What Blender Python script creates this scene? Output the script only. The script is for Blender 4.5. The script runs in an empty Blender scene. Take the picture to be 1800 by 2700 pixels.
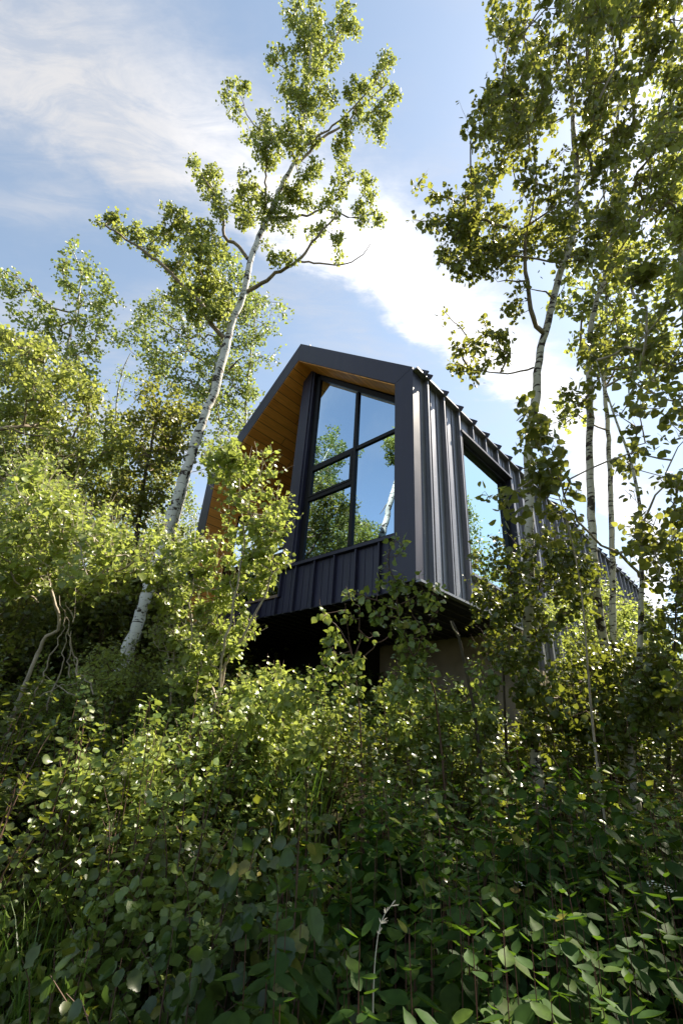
import bpy, bmesh, math, random
import numpy as np
from mathutils import Matrix, Vector
random.seed(7); RNG = np.random.default_rng(11)
sc = bpy.context.scene
COL = sc.collection
# ------------------------------------------------------------------ camera
F = 1210.0
W = np.array([[0.997938129910596, -0.06418324446880495, 0.0],
              [-0.02881475610790657, -0.4480194801951808, -0.8935593182302348],
              [0.057351536169349834, 0.8917169149988675, -0.44894514676507874]])
EYE = np.array([0.0, 0.0, 1.6])
def P(px, py, d):                                   # point seen at photo pixel px,py, d metres deep
    return EYE + W @ np.array([(px-900)/F*d, (1350-py)/F*d, -d])
cam = bpy.data.cameras.new('camera'); camo = bpy.data.objects.new('camera', cam); COL.objects.link(camo)
cam.sensor_fit = 'HORIZONTAL'; cam.sensor_width = 24; cam.lens = F/1800*24; cam.clip_start = .05; cam.clip_end = 2000
M4 = np.eye(4); M4[:3, :3] = W; M4[:3, 3] = EYE
camo.matrix_world = Matrix(M4.tolist()); sc.camera = camo
SUN_AZ, SUN_EL = 66.0, 54.0
# ------------------------------------------------------------------ tags
def tag(o, label=None, cat=None, group=None, kind=None):
    if label: o['label'] = label
    if cat: o['category'] = cat
    if group: o['group'] = group
    if kind: o['kind'] = kind
    return o
def empty(name, loc=(0, 0, 0), rz=0.0):
    o = bpy.data.objects.new(name, None); COL.objects.link(o); o.location = loc; o.rotation_euler = (0, 0, rz)
    o.empty_display_size = .2
    return o
def np_mesh(name, V, Q, mat, parent=None, smooth=False, uv=None, loc=None):
    """V (n,3); Q list of index arrays (m,k)"""
    me = bpy.data.meshes.new(name); V = np.asarray(V, dtype=np.float32)
    if loc is not None: V = V - np.asarray(loc, dtype=np.float32)
    if not isinstance(Q, list): Q = [Q]
    Q = [np.asarray(q, dtype=np.int32) for q in Q if len(q)]
    me.vertices.add(len(V)); me.vertices.foreach_set('co', V.ravel())
    nl = sum(q.size for q in Q); npoly = sum(len(q) for q in Q)
    me.loops.add(nl); me.polygons.add(npoly)
    me.loops.foreach_set('vertex_index', np.concatenate([q.ravel() for q in Q]))
    st = []; s = 0
    for q in Q:
        st.append(s + np.arange(len(q))*q.shape[1]); s += q.size
    me.polygons.foreach_set('loop_start', np.concatenate(st).astype(np.int32))
    if smooth: me.polygons.foreach_set('use_smooth', np.ones(npoly, dtype=bool))
    me.update(calc_edges=True); me.validate()
    me.materials.append(mat)
    o = bpy.data.objects.new(name, me); COL.objects.link(o)
    if parent is not None: o.parent = parent
    if loc is not None and parent is None: o.location = loc
    return o
# ------------------------------------------------------------------ materials
def new_mat(name):
    m = bpy.data.materials.new(name); m.use_nodes = True; nt = m.node_tree; nt.nodes.clear()
    out = nt.nodes.new('ShaderNodeOutputMaterial'); return m, nt, out
def N(nt, t, **kw):
    n = nt.nodes.new(t)
    for k, v in kw.items():
        if k.startswith('_'): setattr(n, k[1:], v)
        else: n.inputs[k.replace('__', ' ')].default_value = v
    return n
def ramp(nt, fac, stops, interp='LINEAR'):
    r = nt.nodes.new('ShaderNodeValToRGB'); r.color_ramp.interpolation = interp
    e = r.color_ramp.elements
    e[0].position, e[0].color = stops[0][0], (*stops[0][1], 1)
    e[1].position, e[1].color = stops[-1][0], (*stops[-1][1], 1)
    for p, c in stops[1:-1]:
        x = e.new(p); x.color = (*c, 1)
    nt.links.new(fac, r.inputs[0]); return r.outputs[0]
def leaf_mat(name, cols, trans, tmix=.45, rough=.42, spec=.5):
    m, nt, out = new_mat(name); L = nt.links.new
    g = N(nt, 'ShaderNodeNewGeometry')
    c = ramp(nt, g.outputs['Random Per Island'], [(i/(len(cols)-1)*.975, k) for i, k in enumerate(cols)]+[(.988, (.26, .24, .04)), (1.0, (.16, .12, .03))])
    tc = N(nt, 'ShaderNodeTexCoord'); nz = N(nt, 'ShaderNodeTexNoise', Scale=2.2); L(tc.outputs['Object'], nz.inputs['Vector'])
    hs = N(nt, 'ShaderNodeHueSaturation'); L(c, hs.inputs['Color'])
    mr = N(nt, 'ShaderNodeMapRange'); L(nz.outputs[0], mr.inputs[0]); mr.inputs[1].default_value = .3; mr.inputs[2].default_value = .7
    mr.inputs[3].default_value = .75; mr.inputs[4].default_value = 1.25
    nb = N(nt, 'ShaderNodeTexNoise', Scale=60.0, Detail=3.0); L(tc.outputs['Object'], nb.inputs['Vector']); m2 = N(nt, 'ShaderNodeMapRange'); L(nb.outputs[0], m2.inputs[0]); m2.inputs[1].default_value = .35; m2.inputs[2].default_value = .65; m2.inputs[3].default_value = .78; m2.inputs[4].default_value = 1.15
    mm = N(nt, 'ShaderNodeMath', _operation='MULTIPLY'); L(mr.outputs[0], mm.inputs[0]); L(m2.outputs[0], mm.inputs[1]); L(mm.outputs[0], hs.inputs['Value'])
    p = N(nt, 'ShaderNodeBsdfPrincipled', Roughness=rough); p.inputs['Specular IOR Level'].default_value = spec
    L(hs.outputs[0], p.inputs['Base Color'])
    t = N(nt, 'ShaderNodeBsdfTranslucent')
    tr = N(nt, 'ShaderNodeMixRGB', _blend_type='MULTIPLY', Fac=.35); tr.inputs[1].default_value = (*trans, 1)
    sc2 = N(nt, 'ShaderNodeMixRGB', _blend_type='ADD', Fac=1.0); sc2.inputs[2].default_value = (.55, .55, .55, 1); L(hs.outputs[0], sc2.inputs[1]); L(sc2.outputs[0], tr.inputs[2])
    L(tr.outputs[0], t.inputs[0])
    mx = N(nt, 'ShaderNodeMixShader', Fac=tmix); L(p.outputs[0], mx.inputs[1]); L(t.outputs[0], mx.inputs[2]); L(mx.outputs[0], out.inputs[0])
    return m
LEAF = dict(
 birch=leaf_mat('aspen leaves', [(.10, .135, .03), (.16, .195, .05), (.13, .165, .035), (.24, .26, .08)], (.50, .55, .11), .45, .38, .5),
 near=leaf_mat('young aspen leaves', [(.15, .20, .045), (.23, .28, .075), (.19, .24, .055), (.30, .34, .11)], (.52, .60, .12), .42, .33, .6),
 right=leaf_mat('shaded aspen leaves', [(.055, .075, .018), (.09, .11, .026), (.075, .10, .022), (.16, .16, .04)], (.42, .44, .07), .44, .38, .5),  # aspen greens darkened, the shade is put into the colour
 far=leaf_mat('distant leaves', [(.08, .125, .028), (.14, .18, .045), (.11, .155, .035), (.19, .22, .06)], (.42, .50, .10), .42, .4, .5),
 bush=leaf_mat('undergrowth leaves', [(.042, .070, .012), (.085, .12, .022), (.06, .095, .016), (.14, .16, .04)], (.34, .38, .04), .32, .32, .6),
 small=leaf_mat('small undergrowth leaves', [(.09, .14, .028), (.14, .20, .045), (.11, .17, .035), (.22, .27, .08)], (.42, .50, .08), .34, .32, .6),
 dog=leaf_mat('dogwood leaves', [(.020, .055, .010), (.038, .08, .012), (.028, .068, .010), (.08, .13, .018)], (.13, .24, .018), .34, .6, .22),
 hazel=leaf_mat('hazel leaves', [(.035, .07, .018), (.05, .09, .02), (.045, .075, .02), (.08, .10, .02)], (.14, .24, .04), .3, .38, .5),
 grass=leaf_mat('grass blades', [(.08, .16, .02), (.13, .22, .03), (.10, .18, .025), (.2, .26, .06)], (.24, .42, .05), .35, .35, .5),
)
def bark_mat(name, white=(.62, .60, .54), dark=(.045, .03, .022), scars=.5, marks=.56, zs=14.0):
    m, nt, out = new_mat(name); L = nt.links.new
    tc = N(nt, 'ShaderNodeTexCoord')
    mp = N(nt, 'ShaderNodeMapping'); mp.inputs['Scale'].default_value = (5, 5, zs*3.5); L(tc.outputs['Object'], mp.inputs[0])
    n1 = N(nt, 'ShaderNodeTexNoise', Scale=1.6, Detail=3.0); L(mp.outputs[0], n1.inputs[0])
    k1 = ramp(nt, n1.outputs[0], [(marks, (0, 0, 0)), (marks+.04, (1, 1, 1))])
    mp2 = N(nt, 'ShaderNodeMapping'); mp2.inputs['Scale'].default_value = (4.5, 4.5, 6.5); L(tc.outputs['Object'], mp2.inputs[0])
    n2 = N(nt, 'ShaderNodeTexNoise', Scale=1.1, Detail=5.0, Roughness=.65); L(mp2.outputs[0], n2.inputs[0])
    k2 = ramp(nt, n2.outputs[0], [(scars+.12, (0, 0, 0)), (scars+.15, (1, 1, 1))])
    mxf = N(nt, 'ShaderNodeMath', _operation='MAXIMUM'); L(k1, mxf.inputs[0]); L(k2, mxf.inputs[1])
    n3 = N(nt, 'ShaderNodeTexNoise', Scale=4.0, Detail=4.0); L(tc.outputs['Object'], n3.inputs[0])
    base = ramp(nt, n3.outputs[0], [(.3, tuple(c*.82 for c in white)), (.7, white)])
    mx = N(nt, 'ShaderNodeMixRGB'); mx.inputs[2].default_value = (*dark, 1); L(mxf.outputs[0], mx.inputs[0]); L(base, mx.inputs[1])
    p = N(nt, 'ShaderNodeBsdfPrincipled', Roughness=.75); L(mx.outputs[0], p.inputs['Base Color'])
    b = N(nt, 'ShaderNodeBump', Strength=.5, Distance=.01); b.invert = True; L(mxf.outputs[0], b.inputs['Height']); L(b.outputs[0], p.inputs['Normal'])
    L(p.outputs[0], out.inputs[0]); return m
def simple(name, col, rough=.6, metal=0.0, var=.15, scale=6.0, spec=.5, bump=0.0):
    m, nt, out = new_mat(name); L = nt.links.new
    tc = N(nt, 'ShaderNodeTexCoord'); n = N(nt, 'ShaderNodeTexNoise', Scale=scale, Detail=5.0); L(tc.outputs['Object'], n.inputs[0])
    c = ramp(nt, n.outputs[0], [(.3, tuple(x*(1-var) for x in col)), (.7, tuple(min(1, x*(1+var)) for x in col))])
    p = N(nt, 'ShaderNodeBsdfPrincipled', Roughness=rough, Metallic=metal); p.inputs['Specular IOR Level'].default_value = spec
    L(c, p.inputs['Base Color'])
    if bump:
        b = N(nt, 'ShaderNodeBump', Strength=bump, Distance=.01); L(n.outputs[0], b.inputs['Height']); L(b.outputs[0], p.inputs['Normal'])
    L(p.outputs[0], out.inputs[0]); return m
BARK = dict(red=simple('dogwood stems', (.09, .035, .022), .7), birch=bark_mat('white aspen bark', (.72, .70, .64), scars=.43, marks=.60, zs=6), right=bark_mat('scarred aspen bark', (.64, .60, .51), scars=.43, marks=.56, zs=7),
            twig=simple('reddish brown twigs', (.10, .055, .035), .7), pale=simple('pale grey twig bark', (.38, .32, .25), .8, var=.35, scale=14),
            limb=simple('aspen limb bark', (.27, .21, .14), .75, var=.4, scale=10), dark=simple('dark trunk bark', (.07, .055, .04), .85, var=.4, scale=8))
METAL = simple('dark blue black metal', (.020, .022, .054), .5, 0.0, .06, 3.0, .55)
METAL_LIT = simple('side wall metal cladding', (.24, .24, .27), .46, .6, .08, 2.0, .7)
BLACK = simple('black window frame', (.008, .008, .010), .5, 0, .05, 6.0, .25)
def clad_mat(name, col, rough, metal, spec):
    m, nt, out = new_mat(name); L = nt.links.new
    tc = N(nt, 'ShaderNodeTexCoord'); mp = N(nt, 'ShaderNodeMapping'); mp.inputs['Scale'].default_value = (7, 7, .5); L(tc.outputs['Object'], mp.inputs[0])
    n = N(nt, 'ShaderNodeTexNoise', Scale=2.0, Detail=7.0, Roughness=.65); L(mp.outputs[0], n.inputs[0])
    c = ramp(nt, n.outputs[0], [(.3, tuple(x*.78 for x in col)), (.72, tuple(x*1.25 for x in col))])
    n2 = N(nt, 'ShaderNodeTexNoise', Scale=26.0, Detail=4.0); L(tc.outputs['Object'], n2.inputs[0]); sp_ = ramp(nt, n2.outputs[0], [(.66, (0, 0, 0)), (.72, (1, 1, 1))])
    mx = N(nt, 'ShaderNodeMixRGB'); mx.inputs[2].default_value = tuple(min(1, x*1.5+.02) for x in col)+(1,); L(c, mx.inputs[1]); L(sp_, mx.inputs[0])
    p = N(nt, 'ShaderNodeBsdfPrincipled', Metallic=metal); p.inputs['Specular IOR Level'].default_value = spec; L(mx.outputs[0], p.inputs['Base Color'])
    rr = N(nt, 'ShaderNodeMapRange'); L(n.outputs[0], rr.inputs[0]); rr.inputs[3].default_value = rough-.12; rr.inputs[4].default_value = rough+.14; L(rr.outputs[0], p.inputs['Roughness'])
    mp2 = N(nt, 'ShaderNodeMapping'); mp2.inputs['Scale'].default_value = (2.2, 2.2, 1.1); L(tc.outputs['Object'], mp2.inputs[0]); n3 = N(nt, 'ShaderNodeTexNoise', Scale=1.3, Detail=1.0); L(mp2.outputs[0], n3.inputs[0])
    b = N(nt, 'ShaderNodeBump', Strength=.35, Distance=.03); L(n3.outputs[0], b.inputs['Height']); L(b.outputs[0], p.inputs['Normal']); L(p.outputs[0], out.inputs[0]); return m
METAL = clad_mat('dark blue black metal', (.022, .021, .046), .48, 0.0, .55)
METAL_LIT = clad_mat('side wall metal cladding', (.24, .24, .27), .46, .6, .7)  # dark metal made much paler, sunlight on the side put into the colour
CONC = simple('board formed concrete', (.27, .22, .17), .85, 0, .22, 3.0, .3, .3)
def wood_mat():
    m, nt, out = new_mat('cedar boards'); L = nt.links.new
    uv = N(nt, 'ShaderNodeUVMap')
    br = N(nt, 'ShaderNodeTexBrick', Scale=1.0); br.offset = .37; br.offset_frequency = 3; br.squash = 1.0
    br.inputs['Brick Width'].default_value = 1.35; br.inputs['Row Height'].default_value = .20; br.inputs['Mortar Size'].default_value = .006; br.inputs['Mortar Smooth'].default_value = .1
    br.inputs['Color1'].default_value = (.95, .44, .085, 1); br.inputs['Color2'].default_value = (.64, .26, .045, 1); br.inputs['Mortar'].default_value = (.05, .02, .008, 1)
    L(uv.outputs[0], br.inputs[0])
    mp = N(nt, 'ShaderNodeMapping'); mp.inputs['Scale'].default_value = (1.5, 26, 1); L(uv.outputs[0], mp.inputs[0])
    n = N(nt, 'ShaderNodeTexNoise', Scale=1.5, Detail=6.0, Distortion=1.2); L(mp.outputs[0], n.inputs[0])
    g = ramp(nt, n.outputs[0], [(.3, (.80, .76, .72)), (.62, (1.1, 1.08, 1.05))])
    n2 = N(nt, 'ShaderNodeTexVoronoi', Scale=3.2); L(uv.outputs[0], n2.inputs[0])
    kn = ramp(nt, n2.outputs[0], [(.035, (.3, .2, .15)), (.075, (1, 1, 1))])
    mx = N(nt, 'ShaderNodeMixRGB', _blend_type='MULTIPLY', Fac=1.0); L(br.outputs[0], mx.inputs[1]); L(g, mx.inputs[2])
    mx2 = N(nt, 'ShaderNodeMixRGB', _blend_type='MULTIPLY', Fac=.8); L(mx.outputs[0], mx2.inputs[1]); L(kn, mx2.inputs[2])
    p = N(nt, 'ShaderNodeBsdfPrincipled', Roughness=.55); L(mx2.outputs[0], p.inputs['Base Color'])
    b = N(nt, 'ShaderNodeBump', Strength=.6, Distance=.004); b.invert = True; L(br.outputs['Fac'], b.inputs['Height']); L(b.outputs[0], p.inputs['Normal'])
    L(p.outputs[0], out.inputs[0]); return m
WOOD = wood_mat()
def glass_mat(name, tint, refl=.62, wav=.0):
    m, nt, out = new_mat(name); L = nt.links.new
    gl = N(nt, 'ShaderNodeBsdfGlossy', Roughness=.0); gl.inputs['Color'].default_value = (*tint, 1)
    tr = N(nt, 'ShaderNodeBsdfTransparent'); tr.inputs[0].default_value = (.35, .42, .42, 1)
    lw = N(nt, 'ShaderNodeLayerWeight', Blend=.25)
    mr = N(nt, 'ShaderNodeMapRange'); L(lw.outputs['Fresnel'], mr.inputs[0]); mr.inputs[3].default_value = refl; mr.inputs[4].default_value = 1.0
    mx = N(nt, 'ShaderNodeMixShader'); L(mr.outputs[0], mx.inputs[0]); L(tr.outputs[0], mx.inputs[1]); L(gl.outputs[0], mx.inputs[2])
    tc = N(nt, 'ShaderNodeTexCoord'); nz = N(nt, 'ShaderNodeTexNoise', Scale=.9, Detail=1.0); L(tc.outputs['Object'], nz.inputs[0])
    b = N(nt, 'ShaderNodeBump', Strength=.05, Distance=.05); L(nz.outputs[0], b.inputs['Height']); L(b.outputs[0], gl.inputs['Normal'])
    L(mx.outputs[0], out.inputs[0]); return m
GLASS = glass_mat('reflective window glass', (.62, .82, 1.0), .86)
GLASS2 = glass_mat('reflective side window glass', (.72, .90, .92), .75)
# ------------------------------------------------------------------ terrain
def gz(x, y):
    x = np.asarray(x, float); y = np.asarray(y, float)
    t = np.clip((y-1.0)/9.0, 0, 1); b = 2.45*(t*t*(3-2*t)*.35+t*.65)
    far = np.clip((y-10)/20, 0, 1)*1.0
    return b+far + .10*np.sin(x*.9+y*.4)+.08*np.sin(y*1.3-x*.5+1.0) - .02*np.abs(x) + .0*x
def ground():
    xs = np.concatenate([np.linspace(-400, -16, 12), np.linspace(-15, 15, 100), np.linspace(16, 400, 12)])
    ys = np.concatenate([np.linspace(-300, -9, 10), np.linspace(-8, 26, 110), np.linspace(28, 500, 14)])
    X, Y = np.meshgrid(xs, ys); Z = gz(X, np.clip(Y, -50, 60)); Z = np.where(np.abs(X) > 30, Z+.02*30-.0, Z)
    Z = np.where(np.abs(X) > 20, gz(0*X, np.clip(Y, -50, 60))-.5, Z)
    Z += RNG.normal(0, .025, Z.shape)*(np.abs(X) < 15)
    V = np.stack([X.ravel(), Y.ravel(), Z.ravel()], 1); nx, ny = len(xs), len(ys)
    i = np.arange(nx*ny).reshape(ny, nx)
    Q = np.stack([i[:-1, :-1].ravel(), i[:-1, 1:].ravel(), i[1:, 1:].ravel(), i[1:, :-1].ravel()], 1)
    m, nt, out = new_mat('forest soil'); L = nt.links.new
    tc = N(nt, 'ShaderNodeTexCoord'); n = N(nt, 'ShaderNodeTexNoise', Scale=7.0, Detail=8.0, Roughness=.7); L(tc.outputs['Object'], n.inputs[0])
    c = ramp(nt, n.outputs[0], [(.3, (.012, .014, .006)), (.5, (.025, .024, .012)), (.7, (.03, .042, .012))])
    p = N(nt, 'ShaderNodeBsdfPrincipled', Roughness=1.0); p.inputs['Specular IOR Level'].default_value = .05; L(c, p.inputs['Base Color']); b = N(nt, 'ShaderNodeBump', Strength=.8, Distance=.05); L(n.outputs[0], b.inputs['Height']); L(b.outputs[0], p.inputs['Normal']); L(p.outputs[0], out.inputs[0])
    o = np_mesh('ground', V, Q, m, smooth=True); tag(o, kind='structure')
ground()
# ------------------------------------------------------------------ geometry helpers
def tube(pts, rad, sides=7, rng=None, bump=0.0):
    pts = np.asarray(pts, float); rad = np.asarray(rad, float); n = len(pts)
    t = np.gradient(pts, axis=0); t /= np.linalg.norm(t, axis=1)[:, None]+1e-9
    ref = np.array([1., .1, 0.])
    u = ref-t*(t@ref)[:, None]; u /= np.linalg.norm(u, axis=1)[:, None]+1e-9; v = np.cross(t, u)
    a = np.arange(sides)*2*math.pi/sides
    r = rad[:, None]*np.ones((1, sides))
    if bump and rng is not None: r = r*(1+rng.normal(0, bump, r.shape))
    V = pts[:, None, :]+r[..., None]*(np.cos(a)[None, :, None]*u[:, None, :]+np.sin(a)[None, :, None]*v[:, None, :])
    V = V.reshape(-1, 3); i = np.arange(n*sides).reshape(n, sides); j = np.roll(i, -1, axis=1)
    Q = np.stack([i[:-1].ravel(), j[:-1].ravel(), j[1:].ravel(), i[1:].ravel()], 1)
    return V, Q
def resample(pts, step):
    pts = np.asarray(pts, float); seg = np.linalg.norm(np.diff(pts, axis=0), axis=1); s = np.concatenate([[0], np.cumsum(seg)])
    n = max(3, int(s[-1]/step)+1); q = np.linspace(0, s[-1], n)
    # catmull-like smoothing through cubic hermite
    m = np.gradient(pts, s, axis=0) if len(pts) > 2 else np.repeat((np.diff(pts, axis=0)/max(s[-1], 1e-6)), 2, 0)
    k = np.clip(np.searchsorted(s, q, side='right')-1, 0, len(pts)-2); h = (s[k+1]-s[k]); u = ((q-s[k])/h)[:, None]; h = h[:, None]
    return (2*u**3-3*u**2+1)*pts[k]+(u**3-2*u**2+u)*h*m[k]+(-2*u**3+3*u**2)*pts[k+1]+(u**3-u**2)*h*m[k+1], q/s[-1]
class Bag:
    def __init__(s): s.V = []; s.Q = []; s.n = 0
    def add(s, V, Q): s.V.append(V); s.Q.append(np.asarray(Q)+s.n); s.n += len(V)
    def build(s, name, mat, parent=None, smooth=False, loc=None):
        return np_mesh(name, np.concatenate(s.V), np.concatenate(s.Q), mat, parent, smooth, loc=loc)
def unit(v): return v/(np.linalg.norm(v, axis=-1, keepdims=True)+1e-9)
LOW = (np.array([[0, 0, 0], [.32, .5, .06], [.75, .36, .05], [1, 0, -.06], [.75, -.36, .05], [.32, -.5, .06]]), np.array([[0, 3, 2, 1], [0, 5, 4, 3]]))
def leaf_template(w, kind):
    if kind == 'low':
        V = LOW[0].copy(); V[:, 1] *= w; return V, LOW[1]
    if kind == 'round':      # aspen: broad heart with a small tip
        prof = [(0, 0), (.06, .30), (.30, .52), (.60, .42), (.84, .17), (1, 0)]
    elif kind == 'tooth':
        prof = [(0, 0), (.04, .26), (.16, .40), (.22, .39), (.32, .50), (.40, .46), (.50, .50), (.60, .40), (.70, .38), (.80, .22), (.88, .2), (1, 0)]
    else:                    # pointed ovate
        prof = [(0, 0), (.10, .22), (.28, .46), (.48, .50), (.68, .36), (.86, .13), (1, 0)]
    mid = [(p[0], 0, -.10*math.sin(p[0]*2.4)-.05*p[0]) for p in prof]
    n = len(prof); V = list(mid); Lf = []; Rt = []
    for i, (t, x) in enumerate(prof[1:-1], 1):
        Lf.append(len(V)); V.append((t-.03*(kind == 'point'), x*w, mid[i][2]+.22*x)); Rt.append(len(V)); V.append((t-.03*(kind == 'point'), -x*w, mid[i][2]+.22*x))
    Q = []
    Lf = [0]+Lf+[n-1]; Rt = [0]+Rt+[n-1]
    for i in range(n-1):
        Q.append([i, i+1, Lf[i+1], Lf[i]]); Q.append([i, Rt[i], Rt[i+1], i+1])
    # degenerate corners at both ends become triangles
    return np.array(V, float), Q
def leaves(pos, axis, nrm, size, w=.95, kind='low'):
    T, Q = leaf_template(w, kind)
    axis = unit(axis); b = unit(np.cross(nrm, axis)); n = np.cross(axis, b); N_ = len(pos); size = np.asarray(size)[:, None, None]
    V = pos[:, None, :]+size*(T[None, :, 0:1]*axis[:, None, :]+T[None, :, 1:2]*b[:, None, :]+T[None, :, 2:3]*n[:, None, :])
    k = len(T); off = (np.arange(N_)*k)[:, None, None]
    quads = np.array([q for q in Q if len(set(q)) == 4]); tris = [list(dict.fromkeys(q)) for q in Q if len(set(q)) == 3]
    QQ = [(quads[None]+off).reshape(-1, 4)]
    if tris: QQ.append((np.array(tris)[None]+off).reshape(-1, 3))
    return V.reshape(-1, 3), QQ
def rand_dirs(n): return unit(RNG.normal(size=(n, 3)))
def trunk_mesh(T, base, bm, tm, e):
    V = np.concatenate(T.trunkbag.V); Q = np.concatenate(T.trunkbag.Q); nq = len(Q)
    if T.lim.V: Q = np.concatenate([Q, np.concatenate(T.lim.Q)+len(V)]); V = np.concatenate([V, np.concatenate(T.lim.V)])
    o = np_mesh('trunk', V-base, Q, bm, e, True); o.data.materials.append(tm)
    mi = np.zeros(len(o.data.polygons), dtype=np.int32); mi[nq:] = 1; o.data.polygons.foreach_set('material_index', mi); return o
class Tree:
    def __init__(s): s.pos = []; s.par = []; s.trunkbag = Bag(); s.chains = []; s.lim = Bag(); s.fixed = 0; s.leafp = []; s.leafd = []
    def trunk(s, pts, r0, r1, sides=12, step=.12, power=.8, to_ground=True, bump=.02, knots=0):
        pts = [np.asarray(p, float) for p in pts]
        if to_ground:
            b = pts[0]; g = float(gz(b[0], b[1]))-.15
            d = unit(pts[0]-pts[1]); d = d*0.3+np.array([0, 0, -1])*.7; d = d/abs(d[2])
            if b[2] > g+.05: pts.insert(0, b+d*(b[2]-g))
        q, t = resample(pts, step); jit = RNG.normal(0, .012, q.shape); jit[:, 2] = 0; q = q+jit*min(1, r0*8)
        r = r1+(r0-r1)*(1-t)**power
        for _ in range(knots):
            c = RNG.random(); r = r*(1+.16*np.exp(-((t-c)/.012)**2))
        s.trunkbag.add(*tube(q, r, sides, RNG, bump)); s._nodes(q)
        s.base = q[0]
    def limb(s, pts, r0, r1, into='lim', step=.1, sides=7):
        q, t = resample(pts, step); q = q+RNG.normal(0, .01, q.shape); r = r1+(r0-r1)*(1-t)**.9
        s.lim.add(*tube(q, r, sides, RNG, .05)); s._nodes(q)
    def _nodes(s, q):
        b = len(s.pos); s.pos += list(q); s.par += [(b+i-1 if i else -1) for i in range(len(q))]; s.fixed = len(s.pos)
    def grow(s, tips, up=.45, wig=.05, rt=.0035, rmax=.03):
        if not len(tips): return
        pos = np.zeros((len(s.pos)+len(tips)*4+8, 3)); n = len(s.pos); pos[:n] = s.pos; cnt = np.zeros(len(pos)); par = np.full(len(pos), -1); par[:n] = s.par; fx = n
        dirs = np.zeros_like(pos)
        d0 = np.array([np.min(np.linalg.norm(pos[:n]-t, axis=1)) for t in tips]); chains = []
        for k in np.argsort(d0):
            t = tips[k]; v = t-pos[:n]; d = np.linalg.norm(v, axis=1)
            cost = d+up*np.maximum(0, .35*d-v[:, 2]); j = int(np.argmin(cost)); a = pos[j]; L = d[j]
            c = a+(t-a)*.5+np.array([0, 0, -.10*L])+RNG.normal(0, wig*L+.004, 3)
            if dirs[j].any(): c = c+dirs[j]*L*.12
            us = (.3, .6, 1.0) if L > .15 else (1.0,)
            idx = [j]; pj = j
            for u in us:
                p = (1-u)**2*a+2*u*(1-u)*c+u*u*t; pos[n] = p; par[n] = pj; dirs[n] = unit(p-pos[pj]); idx.append(n); pj = n; n += 1
            chains.append(idx)
            while pj >= fx: cnt[pj] += 1; pj = par[pj]
        s.pos = list(pos[:n]); s.par = list(par[:n])
        for idx in chains:
            c = max(cnt[idx[1]], 1); r0 = min(rmax, rt*c**.5*1.15); r1 = max(rt*.6, min(rmax, rt*max(cnt[idx[-1]], 1)**.5)*.8)
            pts = pos[idx]; s.lim.add(*tube(pts, np.linspace(r0, r1, len(idx)), 4 if r0 < .012 else 6))
            s.chains.append(pts)
    def foliate(s, per, spread, size, size_var=.25, droop=.35, kind='round', w=.95, mat=None, updir=0.0, shoot=0.0):
        P_, A_, S_ = [], [], []
        C = np.concatenate([np.repeat(c[-1:], 1, 0) for c in s.chains]); B = np.concatenate([c[-2:-1] for c in s.chains])
        n = len(C); k = RNG.poisson(per, n)+1; ii = np.repeat(np.arange(n), k); u = RNG.random(len(ii))**.7
        p = B[ii]+(C-B)[ii]*(u*1.05)[:, None]; off = RNG.normal(0, 1, p.shape)*spread; p = p+off
        a = unit(unit(off)*.6+rand_dirs(len(p))*.7+np.array([0, 0, -droop*1.2])); nn = unit(rand_dirs(len(p))+updir*np.array([.1, -.5, .85]))
        sz = size*(1+RNG.normal(0, size_var, len(p))).clip(.45, 1.7)
        if shoot:
            D = unit(unit(C-B)*.5+np.array([0, 0, .75])+rand_dirs(n)*.55); l = shoot*RNG.uniform(.25, 1.35, n); k2 = RNG.poisson(per*.9, n)+2; jj = np.repeat(np.arange(n), k2); t = RNG.random(len(jj))
            rad = rand_dirs(len(jj)); rad = unit(rad-D[jj]*(rad*D[jj]).sum(1)[:, None]); q = C[jj]+D[jj]*(l[jj]*t)[:, None]+rad*(.35*size*RNG.random((len(jj), 1)))
            a2 = unit(rad*.9+D[jj]*.35+np.array([0, 0, -droop])+rand_dirs(len(jj))*.25); n2 = unit(rand_dirs(len(jj))*.8+max(updir, .4)*np.array([.1, -.5, .85]))
            s2 = size*(1.05-.5*t)*(1+RNG.normal(0, size_var*.7, len(jj))).clip(.5, 1.6)
            for i in range(n): s.lim.add(*tube([C[i], C[i]+D[i]*l[i]*.5+RNG.normal(0, .006, 3), C[i]+D[i]*l[i]], [.0016, .0012, .0007], 3))
            p = np.concatenate([p, q]); a = np.concatenate([a, a2]); nn = np.concatenate([nn, n2]); sz = np.concatenate([sz, s2])
        return leaves(p, a, nn, sz, w, kind)
    def build(s, name, label, cat, group, leafV, lm, bm, tm, spine=True):
        base = np.array([s.base[0], s.base[1], float(gz(s.base[0], s.base[1]))])
        e = empty(name, base.tolist()); tag(e, label, cat, group)
        def sh(V): return np.asarray(V)-base
        trunk_mesh(s, base, bm, tm, e)
        if leafV is not None: np_mesh('crown', sh(leafV[0]), leafV[1], lm, e)
        return e
DENS = 1.0
def tips_blobs(bl, dens, dj=.35, rs=1.0):
    """bl: (px,py,rpx,depth). returns twig tips inside squashed balls"""
    out = []
    for (x, y, r, d) in bl:
        R = r*rs*d/F; n = max(1, RNG.poisson(DENS*dens*(r/45.)**2)); c = P(x, y, d+RNG.normal(0, dj)); v = rand_dirs(n)*(RNG.random((n, 1))**(1/2.6))*R
        out.append(c+v)
    return np.concatenate(out)
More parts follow.
